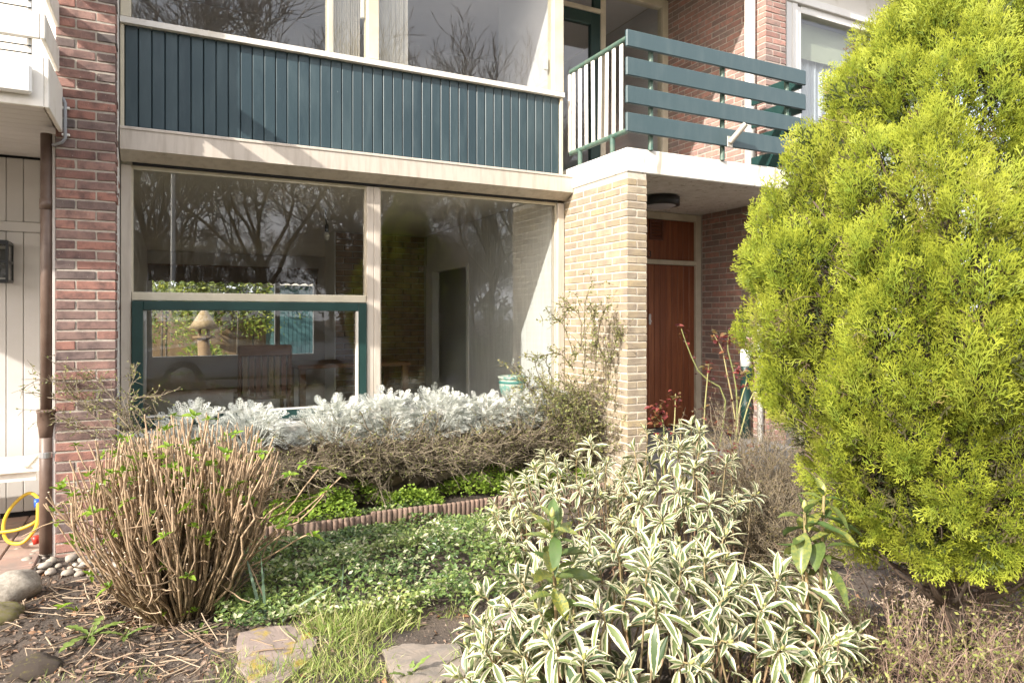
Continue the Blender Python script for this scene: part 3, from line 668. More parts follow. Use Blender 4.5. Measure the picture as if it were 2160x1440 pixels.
MB().prism(vp + [(2.42, 2.28), (-.26, 2.28)], 'y', 12.40, 12.42).build('cloth', M('valance_cloth', (.16, .11, .075), var=(.11, .075, .05), scale=9, rough=.9, trans=.2), t)
MB().box(-.26, 2.42, 12.38, 12.43, 2.28, 2.31).build('rail', CH_W, t)
def blind(x0, x1, n, label, zt=4.63):
    t = thing('vertical_blind', ((x0 + x1) / 2, 5.32, 3.45), label, 'blind', 'vertical blinds upstairs')
    MB().box(x0, x1, 5.30, 5.34, zt - .04, zt).build('head_rail', WHITEPVC, t)
    v, f = bevbox(.006, .085, zt - .05 - 3.45, .001); me = bpy.data.meshes.new('vane'); me.from_pydata([tuple(q) for q in v], [], f); me.materials.append(M('blind_fabric', (.70, .66, .60), var=(.62, .57, .5), scale=4, rough=.9))
    for i in range(n):
        o = mesh_obj('vane', me, None, t, loc=(x0 + (x1 - x0) * (i + .5) / n, 5.32 + R2(-.004, .004), (3.45 + zt - .05) / 2)); o.rotation_euler = (0, 0, .75 + R2(-.2, .2))
blind(1.125, 1.33, 11, 'stacked vertical blind in the narrow upstairs pane')
blind(1.475, 1.72, 14, 'stacked vertical blind at the edge of the wide upstairs pane')

# ------------------------------------------------------------------ back garden seen through the living room
BG = M('back_leaf', (.2, .25, .04), attr=[(.10, .16, .02), (.22, .27, .035), (.38, .40, .06), (.06, .11, .02)], rough=.6, trans=.35)
LEAF2 = t_leaf(.45, 2, 2, .1, .1)
def blob_shrub(name, c, rad, h, n, size, mat, label, cat='shrub', group=None, z0=.05):
    t = thing(name, (c[0], c[1], 0), label, cat, group)
    d = rdir(n, -.6, 1); lump = .75 + .35 * vnoise(d[:, 0] * 4 + d[:, 2] * 3, d[:, 1] * 4, 5)[:, None]
    P = d * np.array([rad, rad, h / 2]) * (R2(.55, 1, n)[:, None] * lump) + np.array([c[0], c[1], z0 + h / 2])
    fw = nrm(d + rdir(n) * .8); ch = withrnd(scatter(LEAF2, P, fw, rdir(n), R2(.7, 1.3, n) * size), n)
    joined('crown', [ch], mat, t)
    MB().tube([(c[0], c[1], 0), (c[0] + .03, c[1], h * .6)], [.03, .015], 7).build('trunk', M('bark', (.09, .065, .045), var=(.14, .11, .08), scale=12, rough=.9, bump=.6), t)
    return t
bt = thing('bird_table', (.66, 14.6, 0), 'thatched bird table on a log post in the back garden', 'bird table')
bx, by = .66, 14.6
STRAW = M('straw', (.36, .27, .16), var=(.25, .18, .10), scale=30, rough=.95, stretch=(1, 1, .1), bump=.6)
LOG = M('log_wood', (.26, .17, .09), var=(.17, .11, .06), scale=10, rough=.85, stretch=(1, 1, .2), bump=.5)
MB().lathe([(.26, 1.24), (.28, 1.22), (.19, 1.36), (.08, 1.54), (.015, 1.62)], (bx, by, 0), 20).build('thatched_roof', STRAW, bt, True)
MB().lathe([(.16, 1.04), (.20, 1.05), (.20, 1.08), (.15, 1.09)], (bx, by, 0), 16).build('tray', LOG, bt)
for a in range(4): MB().tube([(bx + .11 * math.cos(a * 1.57 + .6), by + .11 * math.sin(a * 1.57 + .6), 1.06), (bx + .11 * math.cos(a * 1.57 + .6), by + .11 * math.sin(a * 1.57 + .6), 1.34)], .02, 8).build('post', LOG, bt)
MB().tube([(bx, by, 0), (bx + .02, by, .5), (bx - .01, by, 1.05)], [.17, .12, .11], 14).build('trunk_post', LOG, bt, True)
for px, Y, rad, h, n, lab in ((340, 17.5, .9, 2.9, 1400, 'yellow green shrub in the back garden left of the bird table'), (500, 19.0, 1.2, 3.4, 1500, 'dark green shrub in the back garden behind the bird table'), (430, 15.6, .5, .9, 500, 'low yellow shrub in front of the back garden hedge'), (600, 20.0, 1.3, 3.6, 1200, 'tall evergreen in the back garden at the edge of the rear window')):
    q = ray(px, 671); X = q[0] / q[1] * Y
    blob_shrub('garden_shrub', (X, Y), rad, h, n, .11, BG, lab, group='back garden shrubs')
blob_shrub('garden_tree', (.0, 20.6), 1.7, 5.5, 3000, .30, BG, 'feathery golden tree above the back garden shrubs', 'tree')
blob_shrub('garden_tree', (2.3, 21.6), 1.9, 6.0, 3000, .30, M('back_leaf_dark', (.06, .1, .02), attr=[(.03, .055, .012), (.06, .10, .02), (.10, .15, .03)], rough=.6, trans=.3), 'dark evergreen tree behind the bird table', 'tree')
tag(MB().box(-1.5, 5.0, 12.6, 22, -.05, .02).build('back_lawn', VERGE), kind='structure')
t = thing('garden_shed', (4.2, 19.5, 0), 'turquoise garden shed beyond the rear window', 'shed')
SHED = M('turquoise_boards', (.06, .14, .15), var=(.05, .12, .13), scale=3, rough=.6)
sw = MB()
for k in range(20): sw.box(2.6 + .11 * k, 2.7 + .11 * k, 19.0, 19.03, 0, 2.3)
sw.box(2.6, 4.8, 19.03, 21, 0, 2.3); sw.build('shed_wall', SHED, t); MB().prism([(18.8, 2.3), (21.2, 2.3), (20, 2.9)], 'x', 2.5, 4.9).build('roof', MORT_RED, t)
tag(MB().box(-6, 10, 23, 23.1, 0, 1.9).build('garden_fence', LOG), 'plain board fence at the far end of the back garden', 'fence')

# ------------------------------------------------------------------ planter under the window
STONE = M('field_stone', (.26, .20, .13), rand=[(.30, .23, .14), (.22, .17, .12), (.34, .27, .17), (.24, .20, .16), (.28, .19, .11)], var=(.16, .13, .09), scale=9, rough=.9, bump=.8, bscale=40)
pl = thing('stone_planter', (1.5, 4.9, 0), 'low rough stone planter below the large window behind the twiggy hedge', 'planter')
MB().box(.06, 3.10, 4.86, 5.15, -.05, .52).build('planter_core', M('planter_soil', (.05, .038, .028), var=(.09, .07, .05), scale=10, rough=.95, bump=.8), pl)
def rock_mesh(seed, sub=2, rough_=.28, flat=.8, facet=False):
    import bmesh
    bm = bmesh.new(); bmesh.ops.create_icosphere(bm, subdivisions=sub, radius=1.0); r = np.random.default_rng(seed); o = r.uniform(0, 50, 3)
    for v in bm.verts:
        p = np.array(v.co); k = 1 + rough_ * (float(vnoise(np.array(p[0] * 1.7 + o[0] + p[2]), np.array(p[1] * 1.7 + o[1]), 3)) - .5) * 2 + rough_ * .4 * (float(vnoise(np.array(p[0] * 4 + o[2]), np.array(p[1] * 4 + p[2] * 4), 9)) - .5) * 2
        v.co = Vector(p * k); v.co.z *= flat
    me = bpy.data.meshes.new('stone'); bm.to_mesh(me); bm.free()
    if not facet: me.polygons.foreach_set('use_smooth', np.ones(len(me.polygons), bool))
    return me
RK = []
for s in range(5):
    m_ = rock_mesh(s, 1, .3, .8); m_.materials.append(STONE); RK.append(m_)
zz = .04; row = 0
while zz < .54:
    xx = .10 + R2(0, .1)
    while xx < 3.08:
        ww = R2(.07, .13); o = mesh_obj('stone', RK[int(rng.integers(5))], None, pl, loc=(xx + ww, 4.855 + R2(-.01, .01), zz + R2(-.01, .01)))
        o.scale = (ww, .05, R2(.045, .06)); o.rotation_euler = (0, R2(-.15, .15), 0); xx += 2 * ww
    zz += .098; row += 1

# silver ragwort
def t_lobed():
    V = []; F = []; A = []
    def tri(*p):
        b = len(V); V.extend(p); A.extend([min(1, abs(q[0]) * 3) for q in p]); F.append((b, b + 1, b + 2))
    def quad(a, b, c, d): tri(a, b, c); tri(a, c, d)
    cz = lambda y: -.22 * y * y
    for j in range(4):
        y0, y1 = j / 4, (j + 1) / 4; w0, w1 = .035 - .005 * j, .03 - .005 * j
        quad((-w0, y0, cz(y0)), (w0, y0, cz(y0)), (w1, y1, cz(y1)), (-w1, y1, cz(y1)))
    for j, (y, L) in enumerate(((.22, .17), (.38, .26), (.54, .31), (.70, .29), (.85, .22), (.96, .12))):
        for s in (-1, 1):
            a = math.radians(38 if j < 4 else 55); dx, dy = s * math.cos(a), math.sin(a); px_, py_ = -dy, dx
            def pt(u, wv): return (dx * u * L + px_ * wv, y + dy * u * L + py_ * wv, cz(y) + .10 * u * L + (.03 if u > .9 else 0))
            quad(pt(0, -.016), pt(0, .016), pt(.5, .022), pt(.5, -.022)); quad(pt(.5, -.022), pt(.5, .022), pt(.9, .055), pt(.9, -.055)); tri(pt(.9, .01), pt(.9, .055), pt(1.25, .075)); tri(pt(.9, -.055), pt(.9, -.01), pt(1.25, -.075))
    return np.array(V), np.array(F), np.array(A)
LOBED = t_lobed()
SILVER = M('silver_leaf', (.62, .66, .62), attr=[(.44, .47, .42), (.62, .64, .59), (.74, .75, .70), (.82, .82, .78)], rough=.85, trans=.12, var=(.60, .62, .57), scale=30)
rag_lab = ['silver ragwort at the corner of the big window, leftmost of the white-leaved plants', 'silver ragwort behind the cut hydrangea stems, below the green casement', 'silver ragwort under the green casement, first of the dense right clump',
           'silver ragwort below the window mullion', 'silver ragwort below the brown brick chimney seen through the glass', 'silver ragwort left of the glazed pot', 'silver ragwort in front of the glazed pot', 'silver ragwort beside the yellow brick wall']
for k, (X, h, rr, n) in enumerate(((.16, .24, .22, 360), (.52, .23, .24, 400), (1.08, .23, .26, 600), (1.45, .28, .25, 600), (1.86, .26, .27, 620), (2.22, .20, .24, 540), (2.55, .20, .26, 620), (2.86, .22, .22, 540))):
    t = thing('silver_ragwort', (X, 4.95, .52), rag_lab[k], 'plant', 'silver ragwort in the planter')
    d = rdir(n, -.25, 1); P = np.array([X, 4.91, .57]) + d * np.array([rr * 1.08, .20, h]) * R2(.55, .95, n)[:, None]
    P[:, 2] += .04
    fw = nrm(d * np.array([1, 1.2, .7]) + np.array([0, -.25, .15]) + rdir(n) * .45)
    ch = withrnd(scatter(LOBED, P, fw, nrm(np.array([0, -.5, 1.]) + rdir(n) * .5), R2(.048, .092, n)), n)
    joined('foliage', [ch], SILVER, t, smooth=False)
    m = 40; st = np.stack([np.array([X, 4.94, .52]) + np.zeros((m, 3)), P[:m] * .5 + np.array([X, 4.94, .5]) * .5, P[:m]], 1)
    v, f, a = tubes(st, np.full((m, 3), .0035), 4); joined('stems', [(v, f, a)], SILVER, t)

# ------------------------------------------------------------------ twiggy shrubs
def walk(P0, D, L, k=6, wig=.35, droop=0.0):
    n = len(P0); P = [np.asarray(P0, float)]; d = nrm(np.asarray(D, float))
    for i in range(k - 1):
        d = nrm(d + rdir(n) * wig + np.array([0, 0, -droop])); P.append(P[-1] + d * (np.asarray(L)[:, None] / (k - 1)))
    return np.stack(P, 1)
def side(P, n, spread=.8):
    """n start points and directions taken along existing polylines"""
    i = rng.integers(len(P), size=n); j = rng.integers(P.shape[1] - 1, size=n); f = R2(0, 1, n)[:, None]
    a, b = P[i, j], P[i, j + 1]; return a * (1 - f) + b * f, nrm(nrm(b - a) + rdir(n) * spread)
TWIG = M('brown_twig', (.15, .10, .075), attr=[(.11, .088, .06), (.175, .14, .095), (.24, .195, .135), (.32, .265, .19)], rough=.8)
OLIVE = M('small_olive_leaf', (.16, .17, .06), attr=[(.12, .15, .04), (.20, .235, .065), (.28, .29, .09), (.34, .30, .12)], rough=.55, trans=.25)
SML = t_leaf(.55, 1, 2, .05, .0)
SML = (SML[0], SML[1], SML[2])
def twig_shrub(t, main, nside, ntw, nleaf, r=.0035, leaf=.013, sl=(.08, .2), mat=TWIG, lmat=OLIVE, wig=.35, leafup=.0):
    c = []
    v = tubes(main, np.linspace(r, r * .45, main.shape[1])[None] * R2(.7, 1.3, len(main))[:, None], 4); c.append(withrnd(v, len(main), 0, .7))
    p, d = side(main, nside); s1 = walk(p, d, R2(*sl, nside), 5, wig); c.append(withrnd(tubes(s1, np.linspace(r * .5, r * .3, 5)[None] * np.ones((nside, 1)), 3), nside))
    p, d = side(s1, ntw, 1.1); s2 = walk(p, d, R2(.025, .07, ntw), 3, wig); c.append(withrnd(tubes(s2, np.full((ntw, 3), r * .3), 3), ntw))
    V = joined('branches', c, mat, t, smooth=False)
    i = rng.integers(2, size=nleaf)
    pa, da = side(s2, nleaf, 1.2); pb, db = side(s1, nleaf, 1.2); P = np.where(i[:, None] == 1, pa, pb); D = np.where(i[:, None] == 1, da, db)
    if leafup: keep = P[:, 2] > leafup; P, D = P[keep], D[keep]
    n = len(P); joined('leaves', [withrnd(scatter(SML, P, D, rdir(n, .0, 1), R2(.6, 1.3, n) * leaf), n)], lmat, t, smooth=False, kind='stuff')
# long hedge below the ragwort
hd = thing('cotoneaster_hedge', (1.75, 4.72, 0), 'long low hedge of bare brown twigs below the silver plants', 'hedge')
n = 420; P0 = np.stack([R2(.55, 3.0, n), R2(4.66, 4.86, n), R2(.34, .50, n)], -1)
D = np.stack([R2(-1, 1, n), R2(-.5, .05, n), R2(-.12, .32, n)], -1)
twig_shrub(hd, walk(P0, D, R2(.2, .45, n), 7, .25), 2100, 4800, 11000, r=.0042, leaf=.014, leafup=.30)
# taller shrub against the yellow brick wall
tl = thing('cotoneaster_bush', (2.98, 4.75, 0), 'wispy olive shrub with arching shoots against the yellow brick wall', 'shrub')
n = 46; P0 = np.stack([R2(2.8, 3.05, n), R2(4.45, 4.95, n), R2(.25, .5, n)], -1)
D = np.stack([R2(-.35, .15, n), R2(-.55, .45, n), R2(.7, 1.1, n)], -1); mainb = walk(P0, D, R2(.4, .8, n), 8, .22, .05)
ar = []
for pts in ([(1230, 790), (1235, 735), (1232, 680), (1236, 630), (1248, 598)], [(1255, 780), (1262, 700), (1275, 655), (1290, 643)], [(1215, 760), (1190, 690), (1178, 675)], [(1225, 740), (1225, 672), (1205, 650), (1198, 652)], [(1210, 780), (1180, 745), (1140, 752), (1125, 757)], [(1290, 760), (1300, 715), (1305, 706)], [(1245, 760), (1253, 690), (1255, 655)], [(1275, 850), (1285, 800), (1268, 740), (1235, 722)]):
    ar.append(smooth_path([at_t(x, y, 5.30) for x, y in pts], 8))
arr = np.array(ar)
twig_shrub(tl, np.concatenate([mainb, arr]), 900, 3000, 13000, r=.0042, leaf=.019, sl=(.06, .2))
p, d = side(arr, 520, .9); joined('shoot_leaves', [withrnd(scatter(SML, p, d, rdir(520, 0, 1), R2(.014, .022, 520)), 520)], OLIVE, tl, False, kind='stuff')
# sparse one in front of the pier
sp = thing('cotoneaster_bush', (-.15, 4.45, 0), 'sparse thorny shrub with thin arching twigs in front of the red brick pier', 'shrub')
ar = []
for pts in ([(330, 980), (270, 900), (230, 830), (190, 790), (110, 765)], [(300, 1000), (220, 900), (150, 830), (130, 790)], [(310, 960), (260, 860), (200, 810), (170, 800), (45, 800)], [(280, 980), (190, 905), (140, 880), (95, 885)], [(300, 960), (262, 870), (290, 838), (325, 836)], [(290, 960), (270, 850), (285, 790)], [(320, 980), (255, 880), (180, 850), (100, 838)], [(310, 970), (250, 905), (165, 900), (110, 872)], [(330, 960), (280, 870), (300, 880), (335, 885)]):
    ar.append(smooth_path([at_t(x, y, 4.0 + .02 * i) for i, (x, y) in enumerate(pts)], 9))
twig_shrub(sp, np.array(ar), 140, 500, 1300, r=.0042, leaf=.016, sl=(.05, .2))
# low mound right of the rhododendrons, and the scrub in the near corner
hm = thing('heath_mound', (3.78, 3.5, 0), 'fine-leaved brownish green mound between the roses and the conifer', 'shrub')
n = 240; d0 = rdir(n, .05, 1); P0 = np.stack([3.75 + R2(-.12, .12, n), 3.5 + R2(-.12, .12, n), R2(0, .15, n)], -1)
FINE = M('fine_brown_leaf', (.16, .13, .06), attr=[(.10, .09, .04), (.18, .16, .065), (.23, .16, .085), (.29, .24, .12)], rough=.6, trans=.3)
twig_shrub(hm, walk(P0, d0 * np.array([1, 1, 1.35]), R2(.45, .85, n), 6, .3), 2000, 3600, 14000, r=.003, leaf=.013, lmat=FINE)
hm2 = thing('heath_mound', (3.24, 2.84, 0), 'low fine-leaved brown mound tucked under the conifer edge behind the cream-edged bush', 'shrub')
n = 200; d0 = rdir(n, .05, 1); P0 = np.stack([3.2 + R2(-.16, .16, n), 2.86 + R2(-.16, .16, n), R2(0, .1, n)], -1)
twig_shrub(hm2, walk(P0, d0 * np.array([1.1, 1.1, 1.2]), R2(.25, .52, n), 6, .3), 1500, 2600, 10000, r=.0028, leaf=.013, lmat=FINE)
lc = thing('cotoneaster_scrub', (2.75, 1.75, 0), 'low reddish twigs with small lime leaves in the near corner below the conifer', 'shrub')
LIME = M('lime_leaf', (.22, .27, .06), attr=[(.18, .21, .055), (.28, .32, .08), (.37, .39, .11), (.36, .30, .16)], rough=.55, trans=.35)
RTWIG = M('reddish_twig', (.20, .105, .08), attr=[(.13, .08, .06), (.21, .14, .10), (.29, .20, .15), (.38, .29, .22)], rough=.8)
n = 520; a = R2(1640, 2300, n); b = R2(1310, 1640, n); P0 = np.array([at_z(x, y, 0) for x, y in zip(a, b)])
twig_shrub(lc, walk(P0, np.stack([R2(-.6, .6, n), R2(-.6, .6, n), R2(.25, 1, n)], -1), R2(.16, .44, n), 6, .35), 2000, 4200, 9000, r=.0022, leaf=.016, lmat=LIME, mat=RTWIG, sl=(.04, .13))
dh = thing('dry_flower_heads', (2.6, 2.0, 0), 'dry beige branching seed heads in front of the conifer base', 'plant')
n = 34; P0 = np.array([at_z(x, y, 0) for x, y in zip(R2(1850, 2090, n), R2(1330, 1420, n))]); mh = walk(P0, np.stack([R2(-.3, .3, n), R2(-.3, .3, n), np.ones(n)], -1), R2(.16, .32, n), 5, .2)
tip = np.repeat(mh[:, -1], 9, 0); tw = walk(tip, nrm(rdir(306, .1, 1)), R2(.03, .07, 306), 3, .4); bud = np.repeat(tw[:, -1], 2, 0)
DRYM = M('dry_beige_stem', (.34, .25, .19), attr=[(.22, .15, .11), (.36, .27, .20), (.46, .37, .29)], rough=.9)
joined('stems', [withrnd(tubes(mh, np.full((n, 5), .0022), 4), n), withrnd(tubes(tw, np.full((306, 3), .0013), 3), 306), withrnd(tubes(np.stack([bud, bud + rdir(612, 0, 1) * .008], 1), np.full((612, 2), .003), 4), 612, .4, 1)], DRYM, dh, False)

# ------------------------------------------------------------------ cut-back hydrangea
hy = thing('hydrangea', (.085, 3.69, 0), 'cut-back hydrangea with dense bare tan stems and a few fresh green buds', 'shrub')
HST = M('hydrangea_stem', (.17, .115, .06), attr=[(.085, .06, .028), (.16, .115, .05), (.23, .16, .08), (.12, .095, .04), (.30, .215, .125)], var=(.08, .062, .036), scale=22, contrast=(.45, .75), tip=(.48, .34, .22), rough=.75, bump=.3, bscale=90)
n = 330; ang = R2(0, 2 * math.pi, n); rr = np.sqrt(R2(0, 1, n)); base = np.stack([
    .085 + .13 * rr * np.cos(ang), 3.69 + .11 * rr * np.sin(ang), np.zeros(n) - .02], -1)
lean = rr * R2(.75, 1.1, n); topr = .50 * lean; hgt = (.93 - .22 * lean ** 2.5) * R2(.84, 1.03, n)
top = np.stack([.085 + topr * np.cos(ang) * 1.0, 3.69 + topr * np.sin(ang) * .85, hgt], -1)
low = R2(0, 1, n) < .16; top[low, 2] *= R2(.45, .8, low.sum())
u = np.linspace(0, 1, 8)[None, :, None]; mid = base * .45 + top * .55; mid[:, :2] = base[:, :2] * .22 + top[:, :2] * .78; mid[:, 2] = top[:, 2] * .45
mid = mid + rdir(n) * .09; top = top + rdir(n) * .055
st = (1 - u) ** 2 * base[:, None] + 2 * u * (1 - u) * mid[:, None] + u * u * top[:, None] + rng.normal(0, .010, (n, 8, 3))
ck = [withrnd(tubes(st, np.linspace(.0060, .0039, 8)[None] * R2(.6, 1.3, n)[:, None], 6), n)]
n2 = 400; i = rng.integers(n, size=n2); j = rng.integers(3, 6, size=n2); p0 = st[i, j]; dd = nrm(st[i, j + 1] - st[i, j]); out = nrm(rdir(n2) * np.array([1, 1, .15]))
L2 = np.linalg.norm(st[i, 7] - p0, axis=1) * R2(.75, 1.08, n2)
P1 = p0 + (dd * .6 + out * .5) * L2[:, None] * .45; P2 = P1 + nrm(dd + out * .12 + np.array([0, 0, .35])) * L2[:, None] * .55
s2 = (1 - u[:, :6] / u[0, 5]) ** 2 * p0[:, None] + 2 * (u[:, :6] / u[0, 5]) * (1 - u[:, :6] / u[0, 5]) * P1[:, None] + (u[:, :6] / u[0, 5]) ** 2 * P2[:, None]
s2 = s2 + rng.normal(0, .004, s2.shape); v = tubes(s2, np.linspace(.0043, .0034, 6)[None] * R2(.7, 1.15, n2)[:, None], 6); ck.append((v[0], v[1], .45 + .55 * v[2], np.repeat(R2(0, 1, n2), 36)))
# crooked thin outliers
outl = []
for pts in ([(600, 1130), (640, 1090), (690, 1035)], [(590, 1170), (640, 1130), (660, 1130)], [(560, 1060), (600, 1080), (640, 1030), (672, 990)], [(260, 1130), (190, 1080), (130, 1060), (112, 1080)], [(300, 1220), (230, 1170), (155, 1140)], [(330, 1150), (230, 1060), (135, 1020)], [(350, 1280), (270, 1262), (190, 1272), (160, 1290)], [(540, 1150), (530, 1200), (548, 1240), (560, 1270)], [(250, 1050), (190, 1000), (160, 940)], [(620, 1100), (660, 1060), (720, 1005)], [(590, 1120), (615, 1090), (630, 1100), (600, 1110)]):
    hub = (430, 1230) if pts[-1][0] > 400 else (360, 1230)
    outl.append(smooth_path([at_t(x, y, 3.35 - .01 * k) for k, (x, y) in enumerate([hub, ((hub[0] + 2 * pts[0][0]) / 3, (hub[1] + 2 * pts[0][1]) / 3)] + pts[1:])], 9))
ck.append(withrnd(tubes(np.array(outl), np.linspace(.005, .0033, 9)[None] * np.ones((len(outl), 1)), 5), len(outl)))
nx_ = 170; i = rng.integers(n, size=nx_); p0 = st[i, rng.integers(2, 6, size=nx_)]; dv_ = nrm(rdir(nx_, -.1, .5) + nrm((p0 - np.array([.085, 3.69, .2])) * np.array([1, 1, .4])) * .8)
ck.append(withrnd(tubes(walk(p0, dv_, R2(.08, .26, nx_), 6, .32), np.linspace(.0036, .0024, 6)[None] * np.ones((nx_, 1)), 5), nx_))
# pale cut ends
ends = np.concatenate([st[:, -1], s2[:, -1]]); edir = np.concatenate([nrm(st[:, -1] - st[:, -2]), nrm(s2[:, -1] - s2[:, -2])])
cv, cf, ca = tubes(np.stack([ends - edir * .003, ends + edir * .0008], 1), np.full((len(ends), 2), .0042), 6)
joined('stems', ck, HST, hy, True, kind='stuff')
capF = (np.arange(len(ends))[:, None] * 12 + 6 + np.arange(6)[None])
cme = mesh_np('cut_ends', np.concatenate([cv]), capF, False); mesh_obj('cut_ends', cme, M('pale_cut_wood', (.58, .47, .34), rough=.8), hy)['kind'] = 'stuff'
HL = M('fresh_leaf', (.20, .33, .03), attr=[(.13, .24, .02), (.22, .36, .03), (.30, .42, .05)], rough=.45, trans=.4)
LF = t_leaf(.55, 2, 4, .25, .25, .75)
BUD = []
for s in range(4):
    m = 7; r_ = np.random.default_rng(s); a = np.arange(m) * 2.4; el = np.linspace(1.3, .1, m); fw = np.stack([np.cos(a) * np.cos(el), np.sin(a) * np.cos(el), np.sin(el)], -1)
    c = scatter(LF, fw * .004, fw, np.array([0, 0, 1.]) + 0 * fw + fw * -.3, np.linspace(.022, .046, m) * r_.uniform(.8, 1.2, m))
    me = mesh_np('bud_leaves', c[0], c[1], True, {'rnd': np.repeat(r_.uniform(0, 1, m), len(LF[0])), 'along': c[2]}); me.materials.append(HL); BUD.append(me)
bpos = [st[i, -1 if R2(0, 1) < .3 else int(rng.integers(4, 8))] for i in rng.choice(n, 90)] + [o[-1] for o in outl] + [s2[i, 4] for i in rng.choice(n2, 70)]
for px, py in ((280, 640 + 350), (125, 1035), (150, 1060), (215, 1015), (240, 1020), (265, 1050), (250, 1090), (225, 1075), (352, 1190), (355, 1195), (160, 1155), (190, 1160), (260, 1190), (345, 1290), (410, 1290), (300, 1080), (285, 1100), (390, 1080), (640, 980), (610, 1003), (420, 1030), (372, 1040), (365, 1010)):
    bpos.append(at_t(px, py, 3.2))
for b in bpos:
    o = mesh_obj('bud_leaves', BUD[int(rng.integers(4))], None, hy, loc=b); s_ = R2(.75, 1.35); o.scale = (s_, s_, s_); o.rotation_euler = (R2(-.5, .5), R2(-.5, .5), R2(0, 6.3))

# ------------------------------------------------------------------ variegated rhododendrons
def varieg_mat():
    m = bpy.data.materials.new('variegated_leaf'); m.use_nodes = True; n = m.node_tree.nodes; l = m.node_tree.links; p = n['Principled BSDF']
    at = n.new('ShaderNodeAttribute'); at.attribute_name = 'along'; rd = n.new('ShaderNodeAttribute'); rd.attribute_name = 'rnd'
    tc = n.new('ShaderNodeTexCoord'); oi = n.new('ShaderNodeObjectInfo'); ad = n.new('ShaderNodeVectorMath'); ad.operation = 'ADD'
    l.new(tc.outputs['Object'], ad.inputs[0]); l.new(oi.outputs['Random'], ad.inputs[1])
    no = n.new('ShaderNodeTexNoise'); no.inputs['Scale'].default_value = 55; l.new(ad.outputs[0], no.inputs['Vector'])
    ma = n.new('ShaderNodeMath'); ma.operation = 'MULTIPLY_ADD'; ma.inputs[1].default_value = .75; l.new(no.outputs['Fac'], ma.inputs[0]); l.new(at.outputs['Fac'], ma.inputs[2])
    r = n.new('ShaderNodeValToRGB'); e = r.color_ramp.elements; e[0].position = .90; e[0].color = (0, 0, 0, 1); e[1].position = .95; e[1].color = (1, 1, 1, 1); l.new(ma.outputs[0], r.inputs[0])
    r2 = n.new('ShaderNodeValToRGB'); r2.color_ramp.elements[0].color = (.07, .115, .055, 1); r2.color_ramp.elements[1].color = (.19, .23, .085, 1); l.new(rd.outputs['Fac'], r2.inputs[0])
    r3 = n.new('ShaderNodeValToRGB'); r3.color_ramp.elements[0].color = (.66, .62, .40, 1); r3.color_ramp.elements[1].color = (.78, .74, .55, 1); l.new(rd.outputs['Fac'], r3.inputs[0])
    nb = n.new('ShaderNodeTexNoise'); nb.inputs['Scale'].default_value = 17; l.new(ad.outputs[0], nb.inputs['Vector'])
    rb_ = n.new('ShaderNodeValToRGB'); rb_.color_ramp.elements[0].position = .62; rb_.color_ramp.elements[0].color = (0, 0, 0, 1); rb_.color_ramp.elements[1].position = .74; rb_.color_ramp.elements[1].color = (.8, .8, .8, 1); l.new(nb.outputs['Fac'], rb_.inputs[0])
    mp = n.new('ShaderNodeMix'); mp.data_type = 'RGBA'; l.new(rb_.outputs[0], mp.inputs['Factor']); l.new(r3.outputs[0], mp.inputs['A']); mp.inputs['B'].default_value = (.52, .30, .22, 1)
    mx = n.new('ShaderNodeMix'); mx.data_type = 'RGBA'; l.new(r.outputs[0], mx.inputs['Factor']); l.new(r2.outputs[0], mx.inputs['A']); l.new(mp.outputs['Result'], mx.inputs['B'])
    l.new(mx.outputs['Result'], p.inputs['Base Color']); p.inputs['Roughness'].default_value = .42
    t = n.new('ShaderNodeBsdfTranslucent'); l.new(mx.outputs['Result'], t.inputs[0]); ms = n.new('ShaderNodeMixShader'); ms.inputs[0].default_value = .2
    l.new(p.outputs[0], ms.inputs[1]); l.new(t.outputs[0], ms.inputs[2]); l.new(ms.outputs[0], n['Material Output'].inputs[0]); return m
VAR = varieg_mat()
PLAIN = M('plain_green_leaf', (.12, .18, .05), rand=[(.07, .13, .04), (.12, .19, .05), (.20, .24, .06), (.30, .28, .05), (.09, .15, .05)], var=(.10, .15, .05), scale=14, rough=.35, trans=.25)
RSTEM = M('rhodo_stem', (.15, .1, .07), attr=[(.10, .075, .055), (.16, .11, .08), (.24, .12, .085)], tip=(.30, .24, .11), rough=.7)
LV = []; LVL = []
for s in range(5):
    tv_ = t_leaf((.26, .30, .24, .32, .27)[s], 6, 7, (.42, .12, .65, .25, -.08)[s], (.22, .35, .12, .3, .45)[s], .95)
    v_ = tv_[0].copy(); v_[:, 2] += .018 * np.sin(v_[:, 1] * 17 + s) * (tv_[2] > .6) ; v_[:, 0] += .03 * np.sin(v_[:, 1] * 3 + s * 2)
    LV.append((v_, tv_[1], tv_[2])); lo_ = t_leaf((.26, .30, .24, .32, .27)[s], 4, 5, (.42, .12, .65, .25, -.08)[s], (.22, .35, .12, .3, .45)[s], .95); LVL.append(lo_)
LVM = {}
def leaf_mesh(i, rq, mat):
    k = (i, rq, mat.name)
    if k not in LVM:
        me = mesh_np('leaf', LV[i][0], LV[i][1], True, {'along': LV[i][2], 'rnd': np.full(len(LV[i][0]), rq / 3)}); me.materials.append(mat); LVM[k] = me
    return LVM[k]
def place_leaf(parent, P, fw, up, s, mat, wide=1.0):
    me = leaf_mesh(int(rng.integers(5)), int(rng.integers(4)), mat); o = bpy.data.objects.new('leaf', me); COL.objects.link(o); o.parent = parent
    Rm = frames(fw[None], up[None])[0]; m4 = Matrix([[*(Rm[i] * np.array([s * wide, s, s])), (P - wloc(parent))[i]] for i in range(3)] + [[0, 0, 0, 1]]); o.matrix_local = m4; return o
